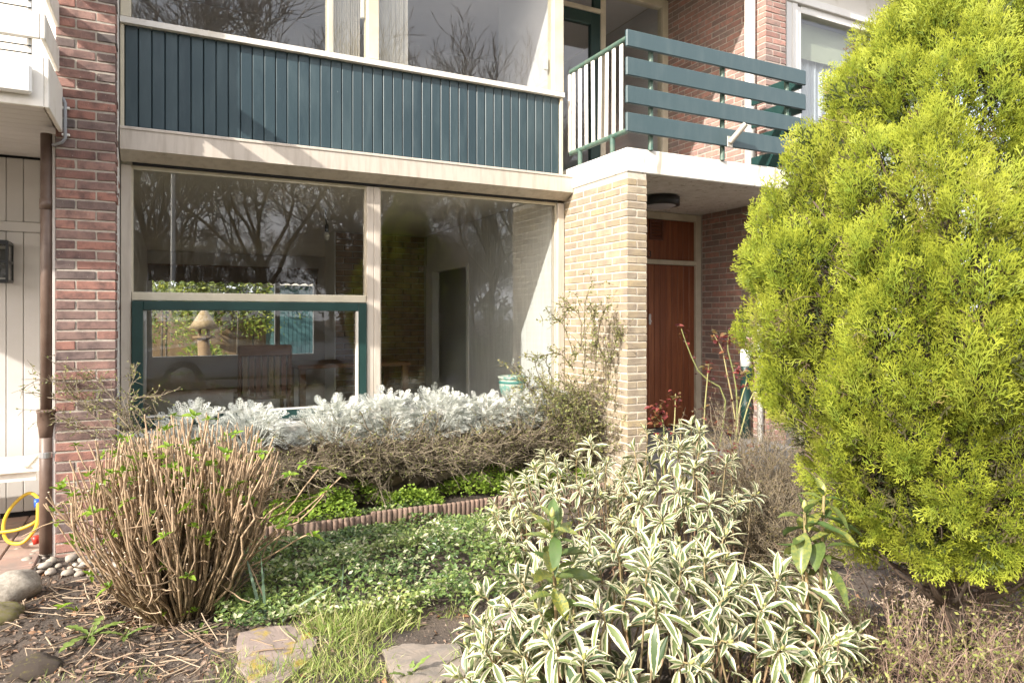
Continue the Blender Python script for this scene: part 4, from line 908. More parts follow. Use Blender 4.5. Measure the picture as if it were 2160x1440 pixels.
def whorl(P, ax, m, size):
    ax = nrm(ax); a = np.arange(m) * 2.399 + R2(0, 6); e = np.linspace(1.15, -.42, m) + R2(-.3, .3, m)
    e1 = nrm(np.cross(ax, [.3, .9, .2])); e2 = np.cross(ax, e1)
    rad = np.cos(a)[:, None] * e1 + np.sin(a)[:, None] * e2
    fw = nrm(rad * np.cos(e)[:, None] + ax * np.sin(e)[:, None] + rdir(m) * .34)
    s = size * np.linspace(.6, 1.05, m) * R2(.75, 1.25, m)
    return np.asarray(P) + fw * .006 - ax * np.linspace(0, 1, m)[:, None] ** 1.6 * size * .62, fw, nrm(ax * .8 + np.array([0, 0, .5]) - rad * .2 + rdir(m) * .15), s
def rhodo(base, pts, label, nind, size, dirs, trunk_pts):
    t = thing('variegated_rhododendron', base, label, 'shrub', 'variegated rhododendrons')
    ch = []; bst = []; order = np.argsort([p[0] * _d[0] + p[1] * _d[1] for p in pts])
    for q, k in enumerate(order):
        P, fw, up, s = whorl(pts[k], dirs[k], int(rng.integers(13, 18)), size * R2(.65, 1.2))
        if q < nind:
            for a in range(len(P)): place_leaf(t, P[a], fw[a], up[a], s[a], VAR)
        else:
            for i in range(5):
                sel = np.arange(len(P)) % 5 == i
                if sel.any(): ch.append(withrnd(scatter(LVL[i], P[sel], fw[sel], up[sel], s[sel]), int(sel.sum())))
    if ch: joined('leaves', ch, VAR, t, True, kind='stuff')
    B = np.asarray(base, float); pa = []
    for k in range(len(pts)):
        r0 = B + np.array([R2(-.12, .12), R2(-.08, .08), -.02]) + (np.array([pts[k][0], pts[k][1], 0]) - np.array([B[0], B[1], 0])) * .78
        md = r0 * .4 + pts[k] * .6; md[2] = pts[k][2] * .45; pa.append(smooth_path([r0, md, pts[k] - nrm(dirs[k]) * .05, pts[k]], 7))
    pa = np.array(pa); v = tubes(pa, np.linspace(.0048, .0026, 7)[None] * np.ones((len(pa), 1)), 5); joined('branches', [withrnd(v, len(pa))], RSTEM, t)
    bud = pts + nrm(dirs) * .012; bv = tubes(np.stack([bud, bud + nrm(dirs) * .012, bud + nrm(dirs) * .024], 1), np.array([[.004, .0065, .001]]) * np.ones((len(pts), 1)), 6)
    joined('buds', [withrnd(bv, len(pts))], M('bud_green', (.36, .36, .12), rough=.5), t, kind='stuff')
    return t
def dome(c, rx, ry, rz, n, zmin, seed, jit=.12, lo=-.05):
    """points over a lumpy dome in camera-aligned axes, spread evenly"""
    r = np.random.default_rng(seed); pts = []; d3 = np.array([*_d, 0]); r3 = np.array([*_r, 0])
    best = []
    for k in range(n):
        cand = []
        for _ in range(14):
            zc = r.uniform(lo, 1); a = r.uniform(0, 2 * math.pi); q = math.sqrt(1 - zc * zc) if zc > -1 else 0
            f = r.uniform(.72, 1.0); cand.append(np.array([q * math.cos(a), q * math.sin(a), zc]) * f)
        if best: dist = [min(np.linalg.norm((cc - b) * np.array([1, 1, .8])) for b in best) for cc in cand]; best.append(cand[int(np.argmax(dist))])
        else: best.append(cand[0])
    best = np.array(best); P = np.asarray(c) + best[:, :1] * r3 * rx + best[:, 1:2] * d3 * ry + np.array([0, 0, 1.]) * (zmin + np.maximum(best[:, 2:], 0) * rz)
    P[:, 2] += r.uniform(-jit, jit, n) * .5
    D = nrm(r.normal(0, .28, (n, 3)) + best[:, :1] * r3 * .8 + best[:, 1:2] * d3 * .8 + np.array([0, 0, 1.]) * (np.maximum(best[:, 2:], 0) + .55)); return P, D
cA = np.array([*(at_z(1400, 1511)[:2]), 0]); PA, DA = dome(cA, .77, .40, .52, 140, .12, 3)
rhodo(cA, PA, 'broad cream-edged rhododendron nearest the camera, spreading over the stepping stones', 17, .112, DA, None)
cB = np.array([*(at_z(1215, 1190)[:2]), 0]); PB, DB = dome(cB, .54, .42, .56, 84, .14, 4)
rhodo(cB, PB, 'cream-edged rhododendron behind the plain green shoot, at the end of the log edging', 0, .09, DB, None)
cC = np.array([*(at_z(1425, 1200)[:2]), 0]); PC, DC = dome(cC, .46, .36, .54, 50, .30, 5)
rhodo(cC, PC, 'taller cream-edged rhododendron in front of the red-brown door', 0, .098, DC, None)
def green_shoot(label, tops, base):
    t = thing('rhododendron', base, label, 'shrub', 'plain green rhododendron shoots')
    st = []
    for P, whs in tops:
        P = np.asarray(P); path = smooth_path([np.asarray(base), np.array([(base[0] * .4 + P[0] * .6), base[1] * .4 + P[1] * .6, P[2] * .5]), P], 9); st.append(path)
        for f, m, sz in whs:
            qi = f * 8; i0 = min(7, int(qi)); q = path[i0] * (1 - qi + i0) + path[i0 + 1] * (qi - i0)
            ax = nrm(path[-1] - path[-2] + np.array([0, 0, .01])); A, fw, up, s = whorl(q, ax, m, sz)
            for a in range(m): place_leaf(t, A[a], fw[a], up[a], s[a], PLAIN, 1.45)
        b = P + np.array([0, 0, .005]); MB().lathe([(.004, 0), (.0095, .012), (.008, .024), (.001, .036)], b, 10).build('bud', M('bud_green', (.36, .36, .12)), t, True)
    v = tubes(np.array(st), np.linspace(.008, .005, 9)[None] * np.ones((len(st), 1)), 8); joined('stem', [withrnd(v, len(st), .6, 1)], RSTEM, t)
g1 = at_t(1165, 1095, 2.25); b1 = at_z(1185, 1490); green_shoot('plain green rhododendron shoot rising left of the broad cream-edged bush', [(g1, ((1.0, 8, .115), (.90, 8, .115), (.76, 9, .135), (.66, 6, .12)))], b1)
g2 = at_t(1738, 1045, 2.4); g3 = at_t(1697, 1078, 2.38); b2 = at_z(1715, 1520); green_shoot('plain green rhododendron with two upright shoots beside the conifer', [(g2, ((1.0, 8, .115), (.86, 6, .115), (.74, 9, .125))), (g3, ((1.0, 8, .11), (.88, 6, .11)))], b2)

# ------------------------------------------------------------------ golden conifer
def t_spray(seed):
    r = np.random.default_rng(seed); V = []; F = []; A = []
    def strip(p, q, w):
        p = np.array(p); q = np.array(q); d = q - p; s = np.array([-d[1], d[0], 0]); s = s / (np.linalg.norm(s) + 1e-9) * w; m = p + d * .6
        b = len(V); V.extend([p, m + s, q, m - s]); F.extend([(b, b + 1, b + 2), (b, b + 2, b + 3)])
        for z_ in (p, m, q, m): A.append(min(1, math.hypot(z_[0], z_[1]) ** 1.5))
    bend = r.uniform(-.2, .2)
    ax = lambda t: np.array([bend * t * t, t, -.22 * t * t])
    for j in range(3): strip(ax(j / 3), ax((j + 1.1) / 3), .018)
    nb = 8 + seed % 3
    for k in range(nb):
        t = .08 + .86 * k / (nb - 1); s = 1 if k % 2 else -1; L = (.42 * math.sin(math.pi * (t * .72 + .22))) * r.uniform(.65, 1.2); a = math.radians(r.uniform(28, 48))
        p = ax(t); dv = np.array([s * math.sin(a), math.cos(a), r.uniform(-.2, .2)]); q = p + dv * L; strip(p, q, .020)
        for m in range(3):
            p2 = p + dv * L * (.28 + .26 * m); ss = -1 if (m + k) % 2 else 1
            a2 = math.atan2(dv[0], dv[1]) + ss * math.radians(r.uniform(24, 44)); L2 = L * r.uniform(.35, .6) * (1.1 - .2 * m)
            strip(p2, p2 + np.array([math.sin(a2), math.cos(a2), r.uniform(-.15, .15)]) * L2, .018)
    return np.array(V), np.array(F), np.array(A)
SPR = [t_spray(s) for s in range(6)]
CK = .7125; CX, CY = 2.913, 1.719
cf = thing('golden_conifer', (CX, CY, 0), 'tall dense yellow-green conifer filling the garden in front of the porch', 'tree')
def cpos(P):
    return np.stack([CX + P[..., 0] * CK, CY + P[..., 1] * CK, EYE + (P[..., 2] - EYE) * CK], -1)
zk = [-.16, .06, .32, .58, .75, .9, 1.3, 1.7, 2.05, 2.45, 2.9, 3.3, 3.7, 4.1, 4.3]; rk = [.42, .62, .78, .92, .99, 1.04, 1.18, 1.19, 1.09, .90, .64, .43, .29, .12, .03]
rk = [r_ * 1.025 for r_ in rk]
def surf(n):
    zz = R2(-.16, 4.28, n * 3); keep = R2(0, 1.2, n * 3) < np.interp(zz, zk, rk) ** .6; zz = zz[keep][:n]; return zz, R2(0, 2 * math.pi, len(zz))
kz, ka = surf(230); KC = np.stack([np.interp(kz, zk, rk) * np.cos(ka), np.interp(kz, zk, rk) * np.sin(ka), kz], -1)
KT = R2(.1, .9, len(kz))
def conifer_pts(n, lo, hi):
    zz, th = surf(n); R = np.interp(zz, zk, rk); o = np.stack([np.cos(th), np.sin(th), np.zeros(len(zz))], -1); P = o * R[:, None]; P[:, 2] = zz
    d2 = ((P[:, None] * np.array([1, 1, .75]) - KC[None] * np.array([1, 1, .75])) ** 2).sum(-1); i = d2.argmin(1); d = np.sqrt(d2[np.arange(len(zz)), i])
    bul = np.clip(1 - (d / .22) ** 2, 0, 1); depth = .30 * (1 - bul) * R2(.7, 1, len(zz)) + R2(lo, hi, len(zz))
    away = nrm(P - KC[i]) * np.clip(d / .2, 0, 1)[:, None]
    slope = np.interp(zz, zk, np.gradient(rk, zk)); nout = nrm(o - np.stack([0 * slope, 0 * slope, slope], -1))
    Q = P - nout * depth[:, None]; return cpos(Q), nout, away, KT[i]
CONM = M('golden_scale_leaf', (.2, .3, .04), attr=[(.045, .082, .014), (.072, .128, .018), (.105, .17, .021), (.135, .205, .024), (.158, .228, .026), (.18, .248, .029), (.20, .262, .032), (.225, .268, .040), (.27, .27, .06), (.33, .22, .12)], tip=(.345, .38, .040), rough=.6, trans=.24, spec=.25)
ch = []
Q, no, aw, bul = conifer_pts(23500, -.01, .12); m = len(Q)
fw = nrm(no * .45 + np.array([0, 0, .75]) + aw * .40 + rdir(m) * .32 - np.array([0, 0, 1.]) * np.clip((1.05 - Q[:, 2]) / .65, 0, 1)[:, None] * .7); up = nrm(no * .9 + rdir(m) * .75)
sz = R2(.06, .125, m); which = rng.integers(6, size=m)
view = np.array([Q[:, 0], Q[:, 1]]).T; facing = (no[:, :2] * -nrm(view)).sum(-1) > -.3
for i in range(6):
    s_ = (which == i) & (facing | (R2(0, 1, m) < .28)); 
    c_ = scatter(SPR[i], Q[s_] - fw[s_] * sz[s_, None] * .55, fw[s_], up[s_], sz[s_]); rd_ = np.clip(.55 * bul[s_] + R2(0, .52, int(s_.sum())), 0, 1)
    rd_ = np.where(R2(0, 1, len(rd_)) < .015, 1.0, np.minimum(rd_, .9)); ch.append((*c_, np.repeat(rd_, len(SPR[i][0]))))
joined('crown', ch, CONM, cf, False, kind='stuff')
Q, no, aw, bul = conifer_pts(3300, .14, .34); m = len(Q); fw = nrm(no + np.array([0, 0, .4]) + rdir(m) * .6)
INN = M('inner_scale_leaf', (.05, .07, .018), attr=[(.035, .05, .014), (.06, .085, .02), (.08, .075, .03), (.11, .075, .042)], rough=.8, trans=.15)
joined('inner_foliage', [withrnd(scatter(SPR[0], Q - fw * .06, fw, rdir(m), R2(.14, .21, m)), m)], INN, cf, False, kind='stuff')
n = 300; zb = R2(-.3, 2.2, n); ab = R2(0, 2 * math.pi, n); Rb = np.interp(zb + .35, zk, rk)
B0 = cpos(np.stack([0 * zb, 0 * zb, zb * .8], -1)); B2 = cpos(np.stack([Rb * .82 * np.cos(ab), Rb * .82 * np.sin(ab), np.minimum(zb + .35, 3.9)], -1)); B1 = B0 * .4 + B2 * .6 - np.array([0, 0, .10])
uu = np.linspace(0, 1, 7)[None, :, None]; bp = (1 - uu) ** 2 * B0[:, None] + 2 * uu * (1 - uu) * B1[:, None] + uu ** 2 * B2[:, None]
CBARK = M('conifer_bark', (.15, .085, .055), attr=[(.08, .06, .045), (.14, .10, .075), (.22, .165, .125)], rough=.85)
pp, dd_ = side(bp, 1500, .9); bt_ = walk(pp, dd_ + np.array([0, 0, .2]), R2(.07, .2, 1500), 5, .3)
joined('branches', [withrnd(tubes(bp, np.linspace(.014, .004, 7)[None] * np.ones((n, 1)), 5), n), withrnd(tubes(bt_, np.linspace(.003, .0015, 5)[None] * np.ones((1500, 1)), 3), 1500)], CBARK, cf, True, kind='stuff')
MB().tube([(CX, CY, -.05), (CX + .02, CY, 1.0), (CX, CY, 2.0), (CX, CY, 2.8)], [.085, .06, .035, .012], 12).build('trunk', CBARK, cf, True)

# ------------------------------------------------------------------ edging and ground covers
eg = thing('border_edging', (1.6, 4.5, 0), 'row of brown concrete half-log palisades edging the bright green ground cover', 'edging')
EDG = M('brown_concrete', (.20, .125, .09), rand=[(.22, .145, .11), (.27, .18, .135), (.30, .205, .155), (.24, .16, .12)], var=(.18, .13, .10), scale=20, rough=.9, bump=.5, bscale=120)
em = MB(); em.lathe([(.019, -.03), (.019, .120), (.016, .128), (.004, .130)], (0, 0, 0), 10); pal = em.build('palisade', EDG, eg, True)
pme = pal.data; bpy.data.objects.remove(pal)
for k in range(78):
    X = .30 + .0362 * k; unit = k // 13; o = mesh_obj('palisade', pme, None, eg, loc=(X, 4.50 + .012 * math.sin(unit * 2.3) + .006 * ((k % 13) - 6) * math.sin(unit * 5.1) * .4, [.0, -.012, .008, -.004, .004, 0][unit % 6])); o.rotation_euler = (0, 0, R2(0, 6))
mbs = MB().box(.29, 3.12, 4.505, 4.528, -.03, .112); mbs.build('backing_strip', EDG, eg)
GC = M('bright_green_leaf', (.17, .30, .035), attr=[(.15, .25, .03), (.23, .36, .04), (.30, .43, .055), (.38, .50, .08)], rough=.5, trans=.4)
RND = t_leaf(.8, 1, 2, .12, .0, .8)
def cover(name, pts, hmin, hmax, size, tmpl, mat, label, cat, tilt=.7, parts=1):
    n = len(pts); z0 = gz(pts[:, 0], pts[:, 1]); P = np.concatenate([pts, (z0 + R2(hmin, hmax, n))[:, None]], 1)
    o = joined(name, [withrnd(scatter(tmpl, P, nrm(rdir(n, -.2, .6) + np.array([0, -.1, .15])), nrm(np.array([0, -.3, 1.]) + rdir(n) * tilt), R2(.6, 1.25, n) * size), n)], mat, None, False)
    return tag(o, label, cat, kind='stuff')
n = 12000; pts = np.stack([R2(.30, 3.05, n), R2(4.505, 4.85, n)], -1); hh = vnoise(pts[:, 0] * 5, pts[:, 1] * 5, 4)
pts = pts[hh > .28]; n = len(pts); hm_ = .05 + .17 * vnoise(pts[:, 0] * 4, pts[:, 1] * 6, 8) ** 1.2
P = np.concatenate([pts, (.075 + hm_ * np.sqrt(R2(.1, 1, n)) * 1.25)[:, None]], 1)
tag(joined('ground_cover', [withrnd(scatter(RND, P, nrm(rdir(n, -.1, .7) + np.array([0, -.2, .1])), nrm(np.array([0, -.4, 1.]) + rdir(n) * .6), R2(.014, .028, n)), n)], GC, None, False), 'bright green low leaves growing behind the log edging', 'ground cover', kind='stuff')
# dark periwinkle with some cream-edged leaves
poly = np.array([at_z(x, y, .06)[:2] for x, y in ((455, 1165), (560, 1140), (700, 1100), (880, 1075), (1010, 1082), (1120, 1110), (1110, 1200), (1060, 1260), (980, 1300), (800, 1290), (620, 1300), (500, 1320), (455, 1290))])
def inside(p, poly):
    x, y = p[:, 0], p[:, 1]; c = np.zeros(len(p), bool); j = len(poly) - 1
    for i in range(len(poly)):
        xi, yi = poly[i]; xj, yj = poly[j]; c ^= ((yi > y) != (yj > y)) & (x < (xj - xi) * (y - yi) / (yj - yi + 1e-12) + xi); j = i
    return c
def fill(poly, n):
    lo, hi = poly.min(0), poly.max(0); p = rng.uniform(lo, hi, (n * 4, 2)); p = p[inside(p, poly)]; return p[:n]
pv_pts = fill(poly, 15500); n = len(pv_pts); hv = .04 + .30 * vnoise(pv_pts[:, 0] * 3.3, pv_pts[:, 1] * 3.3, 6) * np.clip(vnoise(pv_pts[:, 0] * 9, pv_pts[:, 1] * 9, 16) + .3, 0, 1)
hv = hv * np.clip((4.42 - pv_pts[:, 1]) / .5, .3, 1)
P = np.concatenate([pv_pts, (gz(pv_pts[:, 0], pv_pts[:, 1]) + hv * R2(.25, 1.1, n) ** .6)[:, None]], 1)
VIN = M('periwinkle_leaf', (.07, .11, .035), attr=[(.035, .07, .025), (.065, .115, .036), (.10, .165, .048), (.15, .22, .06), (.22, .29, .075), (.33, .35, .12)], rough=.32, trans=.2)
CRL = M('cream_edged_small_leaf', (.55, .55, .36), attr=[(.20, .24, .10), (.42, .43, .24), (.62, .60, .42)], rough=.5, trans=.2)
VL = t_leaf(.5, 2, 2, .1, .25, .85); fwv = nrm(rdir(n, -.1, .8)); upv = nrm(np.array([0, -.3, 1.]) + rdir(n) * .7); pale = (R2(0, 1, n) < .10 + .22 * (vnoise(pv_pts[:, 0] * 4, pv_pts[:, 1] * 4, 12) > .62)); szv = R2(.02, .038, n)
pr_ = np.clip(.62 * vnoise(pv_pts[:, 0] * 3.1, pv_pts[:, 1] * 3.1, 31) + R2(-.05, .5, n), 0, 1)[~pale]; gv_ = scatter(VL, P[~pale], fwv[~pale], upv[~pale], szv[~pale])
tag(joined('periwinkle', [(*gv_, np.repeat(pr_, len(VL[0])), 0), withrnd(scatter(VL, P[pale], fwv[pale], upv[pale], szv[pale]), int(pale.sum()), 0, 1, 1)], [VIN, CRL], None, False), 'dark green periwinkle mat with scattered cream-edged leaves', 'ground cover', kind='stuff')
# grass round the stepping stones
BL = t_blade(.05, 4, .5)
GRS = M('grass_blade', (.18, .22, .06), attr=[(.16, .23, .05), (.24, .33, .07), (.32, .40, .10), (.40, .40, .16), (.50, .43, .25)], rough=.5, trans=.3)
gch = []
def tuft(c, n, r, L, spread=.55):
    p = np.stack([c[0] + rng.normal(0, r, n), c[1] + rng.normal(0, r, n)], -1); P = np.concatenate([p, gz(p[:, 0], p[:, 1])[:, None] - .005], 1)
    fw = nrm(np.stack([rng.normal(0, spread, n), rng.normal(0, spread, n), np.ones(n)], -1)); hor = fw * np.array([1, 1, 0]) + 1e-3
    return withrnd(scatter(BL, P, fw, nrm(np.array([0, 0, .4]) - hor * 0 + rdir(n) * .8), R2(.45, 1.15, n) * L * .62), int(n))
for px, py, k, r, L in ((690, 1330, 420, .07, .17), (740, 1355, 380, .08, .15), (790, 1320, 380, .06, .17), (840, 1305, 260, .05, .17), (700, 1400, 420, .09, .13), (760, 1420, 380, .09, .12), (620, 1435, 260, .06, .13), (540, 1440, 200, .06, .12), (960, 1300, 60, .04, .12), (1020, 1390, 330, .06, .14), (1060, 1420, 330, .06, .14), (1100, 1380, 260, .06, .13), (880, 1460, 120, .05, .1), (660, 1290, 220, .05, .17), (500, 1400, 70, .05, .10), (300, 1420, 40, .05, .08), (200, 1440, 30, .06, .08), (350, 1215, 40, .05, .09), (1740, 1290, 200, .12, .14), (1600, 1200, 160, .12, .14), (1130, 1420, 200, .07, .13), (460, 1440, 60, .05, .1), (100, 1440, 40, .05, .07), (1090, 1290, 60, .05, .1)):
    gch.append(tuft(at_z(px, py), k, r, L))
tag(joined('grass', gch, GRS, None, False), 'tufts of yellow-green grass round the stepping stones', 'grass', kind='stuff')
DAF = M('bluish_strap_leaf', (.16, .23, .15), attr=[(.12, .19, .12), (.18, .26, .17), (.22, .29, .18)], rough=.45, trans=.25)
dt = thing('daffodil_clump', (.5, 3.45, 0), 'bluish strap leaves standing at the edge of the periwinkle mat', 'plant')
for px, py, L, ln in ((552, 1300, .34, (-.25, .0)), (560, 1305, .30, (-.05, .1)), (595, 1310, .26, (.7, -.3)), (640, 1310, .24, (-.8, .1)), (700, 1280, .18, (-.4, .1)), (715, 1280, .20, (.2, .1)), (725, 1275, .17, (.35, .1)), (560, 1440, .10, (.1, 0)), (585, 1440, .13, (.05, .0)), (545, 1290, .2, (.2, .1))):
    p = at_z(px, py); fw = nrm(np.array([ln[0] * _r[0], ln[0] * _r[1] + ln[1], 1.])); c = scatter(t_blade(.045, 8, abs(ln[0]) * .9 + .08), p[None], fw[None], np.array([[-ln[0] * _r[0] * 0 - .0, -1., .05]]) if abs(ln[0]) < .3 else np.array([[-np.sign(ln[0]) * _r[0] * -1, .3, .1]]) * -1, np.array([L]))
    me = mesh_np('leaf', c[0], c[1], True, {'along': c[2], 'rnd': np.full(len(c[0]), R2(0, 1))}); mesh_obj('leaf', me, DAF, dt)
# dandelion rosettes
def t_dandy():
    V = []; F = []; A = []; N = 14
    for j in range(N + 1):
        t = j / N; w = (.05 + .12 * t) * (1.0 if j % 3 else .45) * (1 - max(0, t - .8) * 4.2) + .006
        for a in (-1, 0, 1): V.append((a * w, t - (.05 if a else 0), .05 * abs(a) + .25 * t - .38 * t * t)); A.append(abs(a))
    for j in range(N):
        for i in range(2): q = j * 3 + i; F += [(q, q + 1, q + 4), (q, q + 4, q + 3)]
    return np.array(V), np.array(F), np.array(A)
DN = t_dandy(); DNM = M('dandelion_leaf', (.16, .24, .06), attr=[(.12, .19, .04), (.19, .27, .06), (.25, .33, .10)], rough=.5, trans=.3)
for px, py, m, L, lab in ((190, 1352, 5, .14, 'flat dandelion rosette on bare soil near the dark lava stone'), (265, 1345, 4, .11, 'dandelion leaves on bare soil below the hydrangea'), (425, 1325, 4, .10, 'small dandelion just in front of the hydrangea base'), (515, 1285, 9, .13, 'bright dandelion rosette between hydrangea and stepping stone'), (600, 1290, 8, .11, 'dandelion tuft behind the mossy stepping stone'), (865, 1435, 6, .11, 'upright dandelion at the edge of the bare stepping stone'), (1130, 1440, 6, .12, 'dandelion in the grass under the cream-edged bush')):
    p = at_z(px, py); p[2] = gz(p[0], p[1]); t = thing('dandelion', p, lab, 'plant', 'dandelions')
    for k in range(m):
        a = 6.283 * k / m + R2(-.3, .3); e = R2(.1, .5) if m < 6 else R2(.3, 1.0); fw = np.array([math.cos(a) * math.cos(e), math.sin(a) * math.cos(e), math.sin(e)])
        c = scatter(DN, p[None] + .0, fw[None], np.array([[0, 0, 1.]]), np.array([L * R2(.7, 1.2)])); me = mesh_np('leaf', c[0], c[1], True, {'along': c[2], 'rnd': np.full(len(c[0]), R2(0, 1))}); mesh_obj('leaf', me, DNM, t)

# ------------------------------------------------------------------ stones, pebbles, litter
def slab_stone(outline_px, label, mat, h=.035, z=.03):
    import bmesh
    P = np.array([at_z(x, y, z)[:2] for x, y in outline_px]); c = P.mean(0); pts = []
    for i in range(len(P)):
        a, b = P[i], P[(i + 1) % len(P)]
        for k in range(5):
            f = k / 5; q = a * (1 - f) + b * f; pts.append(q + rng.normal(0, .004, 2))
    pts = np.array(pts); n = len(pts); V = []; rings = [(1.0, z - h), (1.0, z - .008), (.985, z), (.7, z + .002), (.35, z + .003)]
    for s_, zz in rings:
        q = c + (pts - c) * s_; zj = (vnoise(q[:, 0] * 9, q[:, 1] * 9, 21) - .5) * .014 + (vnoise(q[:, 0] * 25, q[:, 1] * 25, 22) - .5) * .006 if zz >= z else 0 * q[:, 0]
        V += [(a, b, zz + d) for (a, b), d in zip(q, zj)]
    V.append((*c, z + .003)); F = [(r * n + i, r * n + (i + 1) % n, (r + 1) * n + (i + 1) % n, (r + 1) * n + i) for r in range(4) for i in range(n)]
    F += [(4 * n + i, 4 * n + (i + 1) % n, 5 * n) for i in range(n)]
    o = MB().add(V, F).build('stepping_stone', mat, origin=(*c, 0)); return tag(o, label, 'stepping stone', 'stepping stones')
SLATE = M('slate_stone', (.26, .215, .175), var=(.20, .175, .15), scale=9, rough=.75, bump=.6, bscale=35, stretch=(1, 3, 1), speck=(.38, .34, .28), speck_scale=60, speck_at=.7)
SLATEM = M('mossy_slate', (.24, .19, .165), var=(.30, .22, .045), scale=7, rough=.8, bump=.7, bscale=45, contrast=(.54, .62))
slab_stone([(498, 1335), (560, 1318), (640, 1320), (668, 1350), (655, 1392), (600, 1432), (530, 1440), (500, 1400)], 'mossy stepping stone between the hydrangea and the grass', SLATEM)
slab_stone([(808, 1368), (850, 1355), (965, 1355), (990, 1400), (985, 1420), (930, 1434), (850, 1450), (820, 1400)], 'bare flat stepping stone at the bottom of the grass', SLATE)
slab_stone([(1025, 1310), (1060, 1270), (1180, 1240), (1260, 1290), (1220, 1330), (1130, 1345), (1045, 1352)], 'stepping stone under the leaves of the cream-edged rhododendron', SLATE)
slab_stone([(975, 1110), (1060, 1085), (1160, 1095), (1160, 1130), (1060, 1140), (1000, 1135)], 'stepping stone next to the log edging', SLATE)
LAVA = M('lava_stone', (.085, .065, .05), var=(.16, .14, .045), scale=5, rough=.95, bump=1.0, bscale=70, bdist=.01, contrast=(.55, .7))
PALE = M('pale_boulder', (.42, .38, .32), var=(.26, .23, .19), scale=7, rough=.9, bump=.8, bscale=30)
MOSSY = M('mossy_boulder', (.20, .17, .12), var=(.17, .16, .05), scale=5, rough=.95, bump=.8, bscale=40)
def rock(c, s, mat, seed, label, cat='stone', rot=0, sub=3, flat=.75):
    me = rock_mesh(seed, sub, .26, flat); me.materials.append(mat); o = bpy.data.objects.new('boulder', me); COL.objects.link(o); o.location = tuple(c); o.scale = s; o.rotation_euler = (0, 0, rot); return tag(o, label, cat, 'boulders on the bed')
p = at_z(80, 1418); rock((p[0], p[1], .015), (.105, .075, .075), LAVA, 31, 'dark pitted lava stone on the soil in the near corner', rot=-.3)
p = at_z(28, 1262); rock((p[0], p[1], .06), (.125, .10, .115), PALE, 32, 'large pale rounded boulder beside the pebbles', rot=.4)
p = at_z(8, 1300); rock((p[0] - .02, p[1] - .06, .03), (.115, .07, .08), MOSSY, 33, 'mossy brown boulder leaning on the pale boulder', rot=.1)
PEB = M('pebble', (.40, .35, .29), rand=[(.46, .41, .34), (.36, .31, .25), (.50, .47, .42), (.40, .30, .23), (.30, .27, .24)], var=(.30, .26, .21), scale=30, rough=.75, bump=.2)
PM_ = []
for s in range(6):
    m_ = rock_mesh(60 + s, 2, .16, .62); m_.materials.append(PEB); m_.name = 'pebble'; PM_.append(m_)
done = []
for k in range(400):
    if len(done) >= 70: break
    x, y = R2(25, 262), R2(1150, 1212); p = at_z(x, y); r = R2(.014, .036)
    if any(math.hypot(p[0] - q[0], p[1] - q[1]) < (r + q[2]) * .82 for q in done) or (p[0] > -.58 and p[1] > 4.80): continue
    done.append((p[0], p[1], r)); o = bpy.data.objects.new('pebble', PM_[int(rng.integers(6))]); COL.objects.link(o); o.location = (p[0], p[1], gz(p[0], p[1]) + r * .32); o.scale = (r * R2(.85, 1.3), r * R2(.8, 1.1), r); o.rotation_euler = (R2(-.2, .2), R2(-.2, .2), R2(0, 6))
    tag(o, 'rounded pale pebble in the strip at the foot of the red brick pier', 'pebble', 'pebbles by the pier')
# dry leaves, cut stems and crumbs on the soil
DLF = t_leaf(.45, 2, 4, .4, .35, .85)
DRY = M('dry_leaf', (.26, .16, .10), attr=[(.09, .06, .04), (.15, .10, .07), (.22, .15, .105), (.32, .23, .17), (.30, .15, .07)], rough=.8, trans=.1)
def zone(n, *rects):
    out = []
    for x0, x1, y0, y1, f in rects:
        k = int(n * f); out.append(np.array([at_z(a, b)[:2] for a, b in zip(R2(x0, x1, k), R2(y0, y1, k))]))
    return np.concatenate(out)
p = zone(2300, (0, 480, 1190, 1440, .42), (180, 420, 1170, 1300, .2), (480, 1000, 1290, 1440, .08), (1600, 2160, 1120, 1440, .2), (-300, 100, 1200, 1440, .1)); n = len(p); P = np.concatenate([p, (gz(p[:, 0], p[:, 1]) + .006)[:, None]], 1)
cl = [withrnd(scatter(DLF, P, nrm(rdir(n, -.15, .3)), nrm(np.array([0, 0, 1.]) + rdir(n) * .7), R2(.014, .042, n)), n)]
tag(joined('leaf_litter', cl, DRY, None, False), 'brown dry leaves scattered over the bare soil', 'leaf litter', kind='stuff')
p = zone(430, (0, 480, 1230, 1440, .45), (200, 430, 1230, 1340, .35), (430, 700, 1300, 1440, .12), (1650, 2160, 1200, 1440, .08)); n = len(p); P0 = np.concatenate([p, (gz(p[:, 0], p[:, 1]) + R2(.004, .02, n))[:, None]], 1)
sw_ = walk(P0, np.stack([R2(-1, 1, n), R2(-1, 1, n), R2(-.03, .12, n)], -1), R2(.04, .26, n) * R2(.5, 1, n), 5, .12)
sw_[:, :, 2] = np.maximum(sw_[:, :, 2], gz(sw_[:, :, 0], sw_[:, :, 1]) + .003)
STR_ = M('dry_stem', (.38, .27, .18), attr=[(.15, .10, .065), (.24, .17, .11), (.36, .27, .18), (.46, .37, .27)], rough=.75)
tag(joined('stem_litter', [withrnd(tubes(sw_, np.full((n, 5), .0028) * R2(.5, 1.4, n)[:, None], 4), n)], STR_, None, False), 'cut straw-coloured stems lying on the soil round the hydrangea', 'plant litter', kind='stuff')
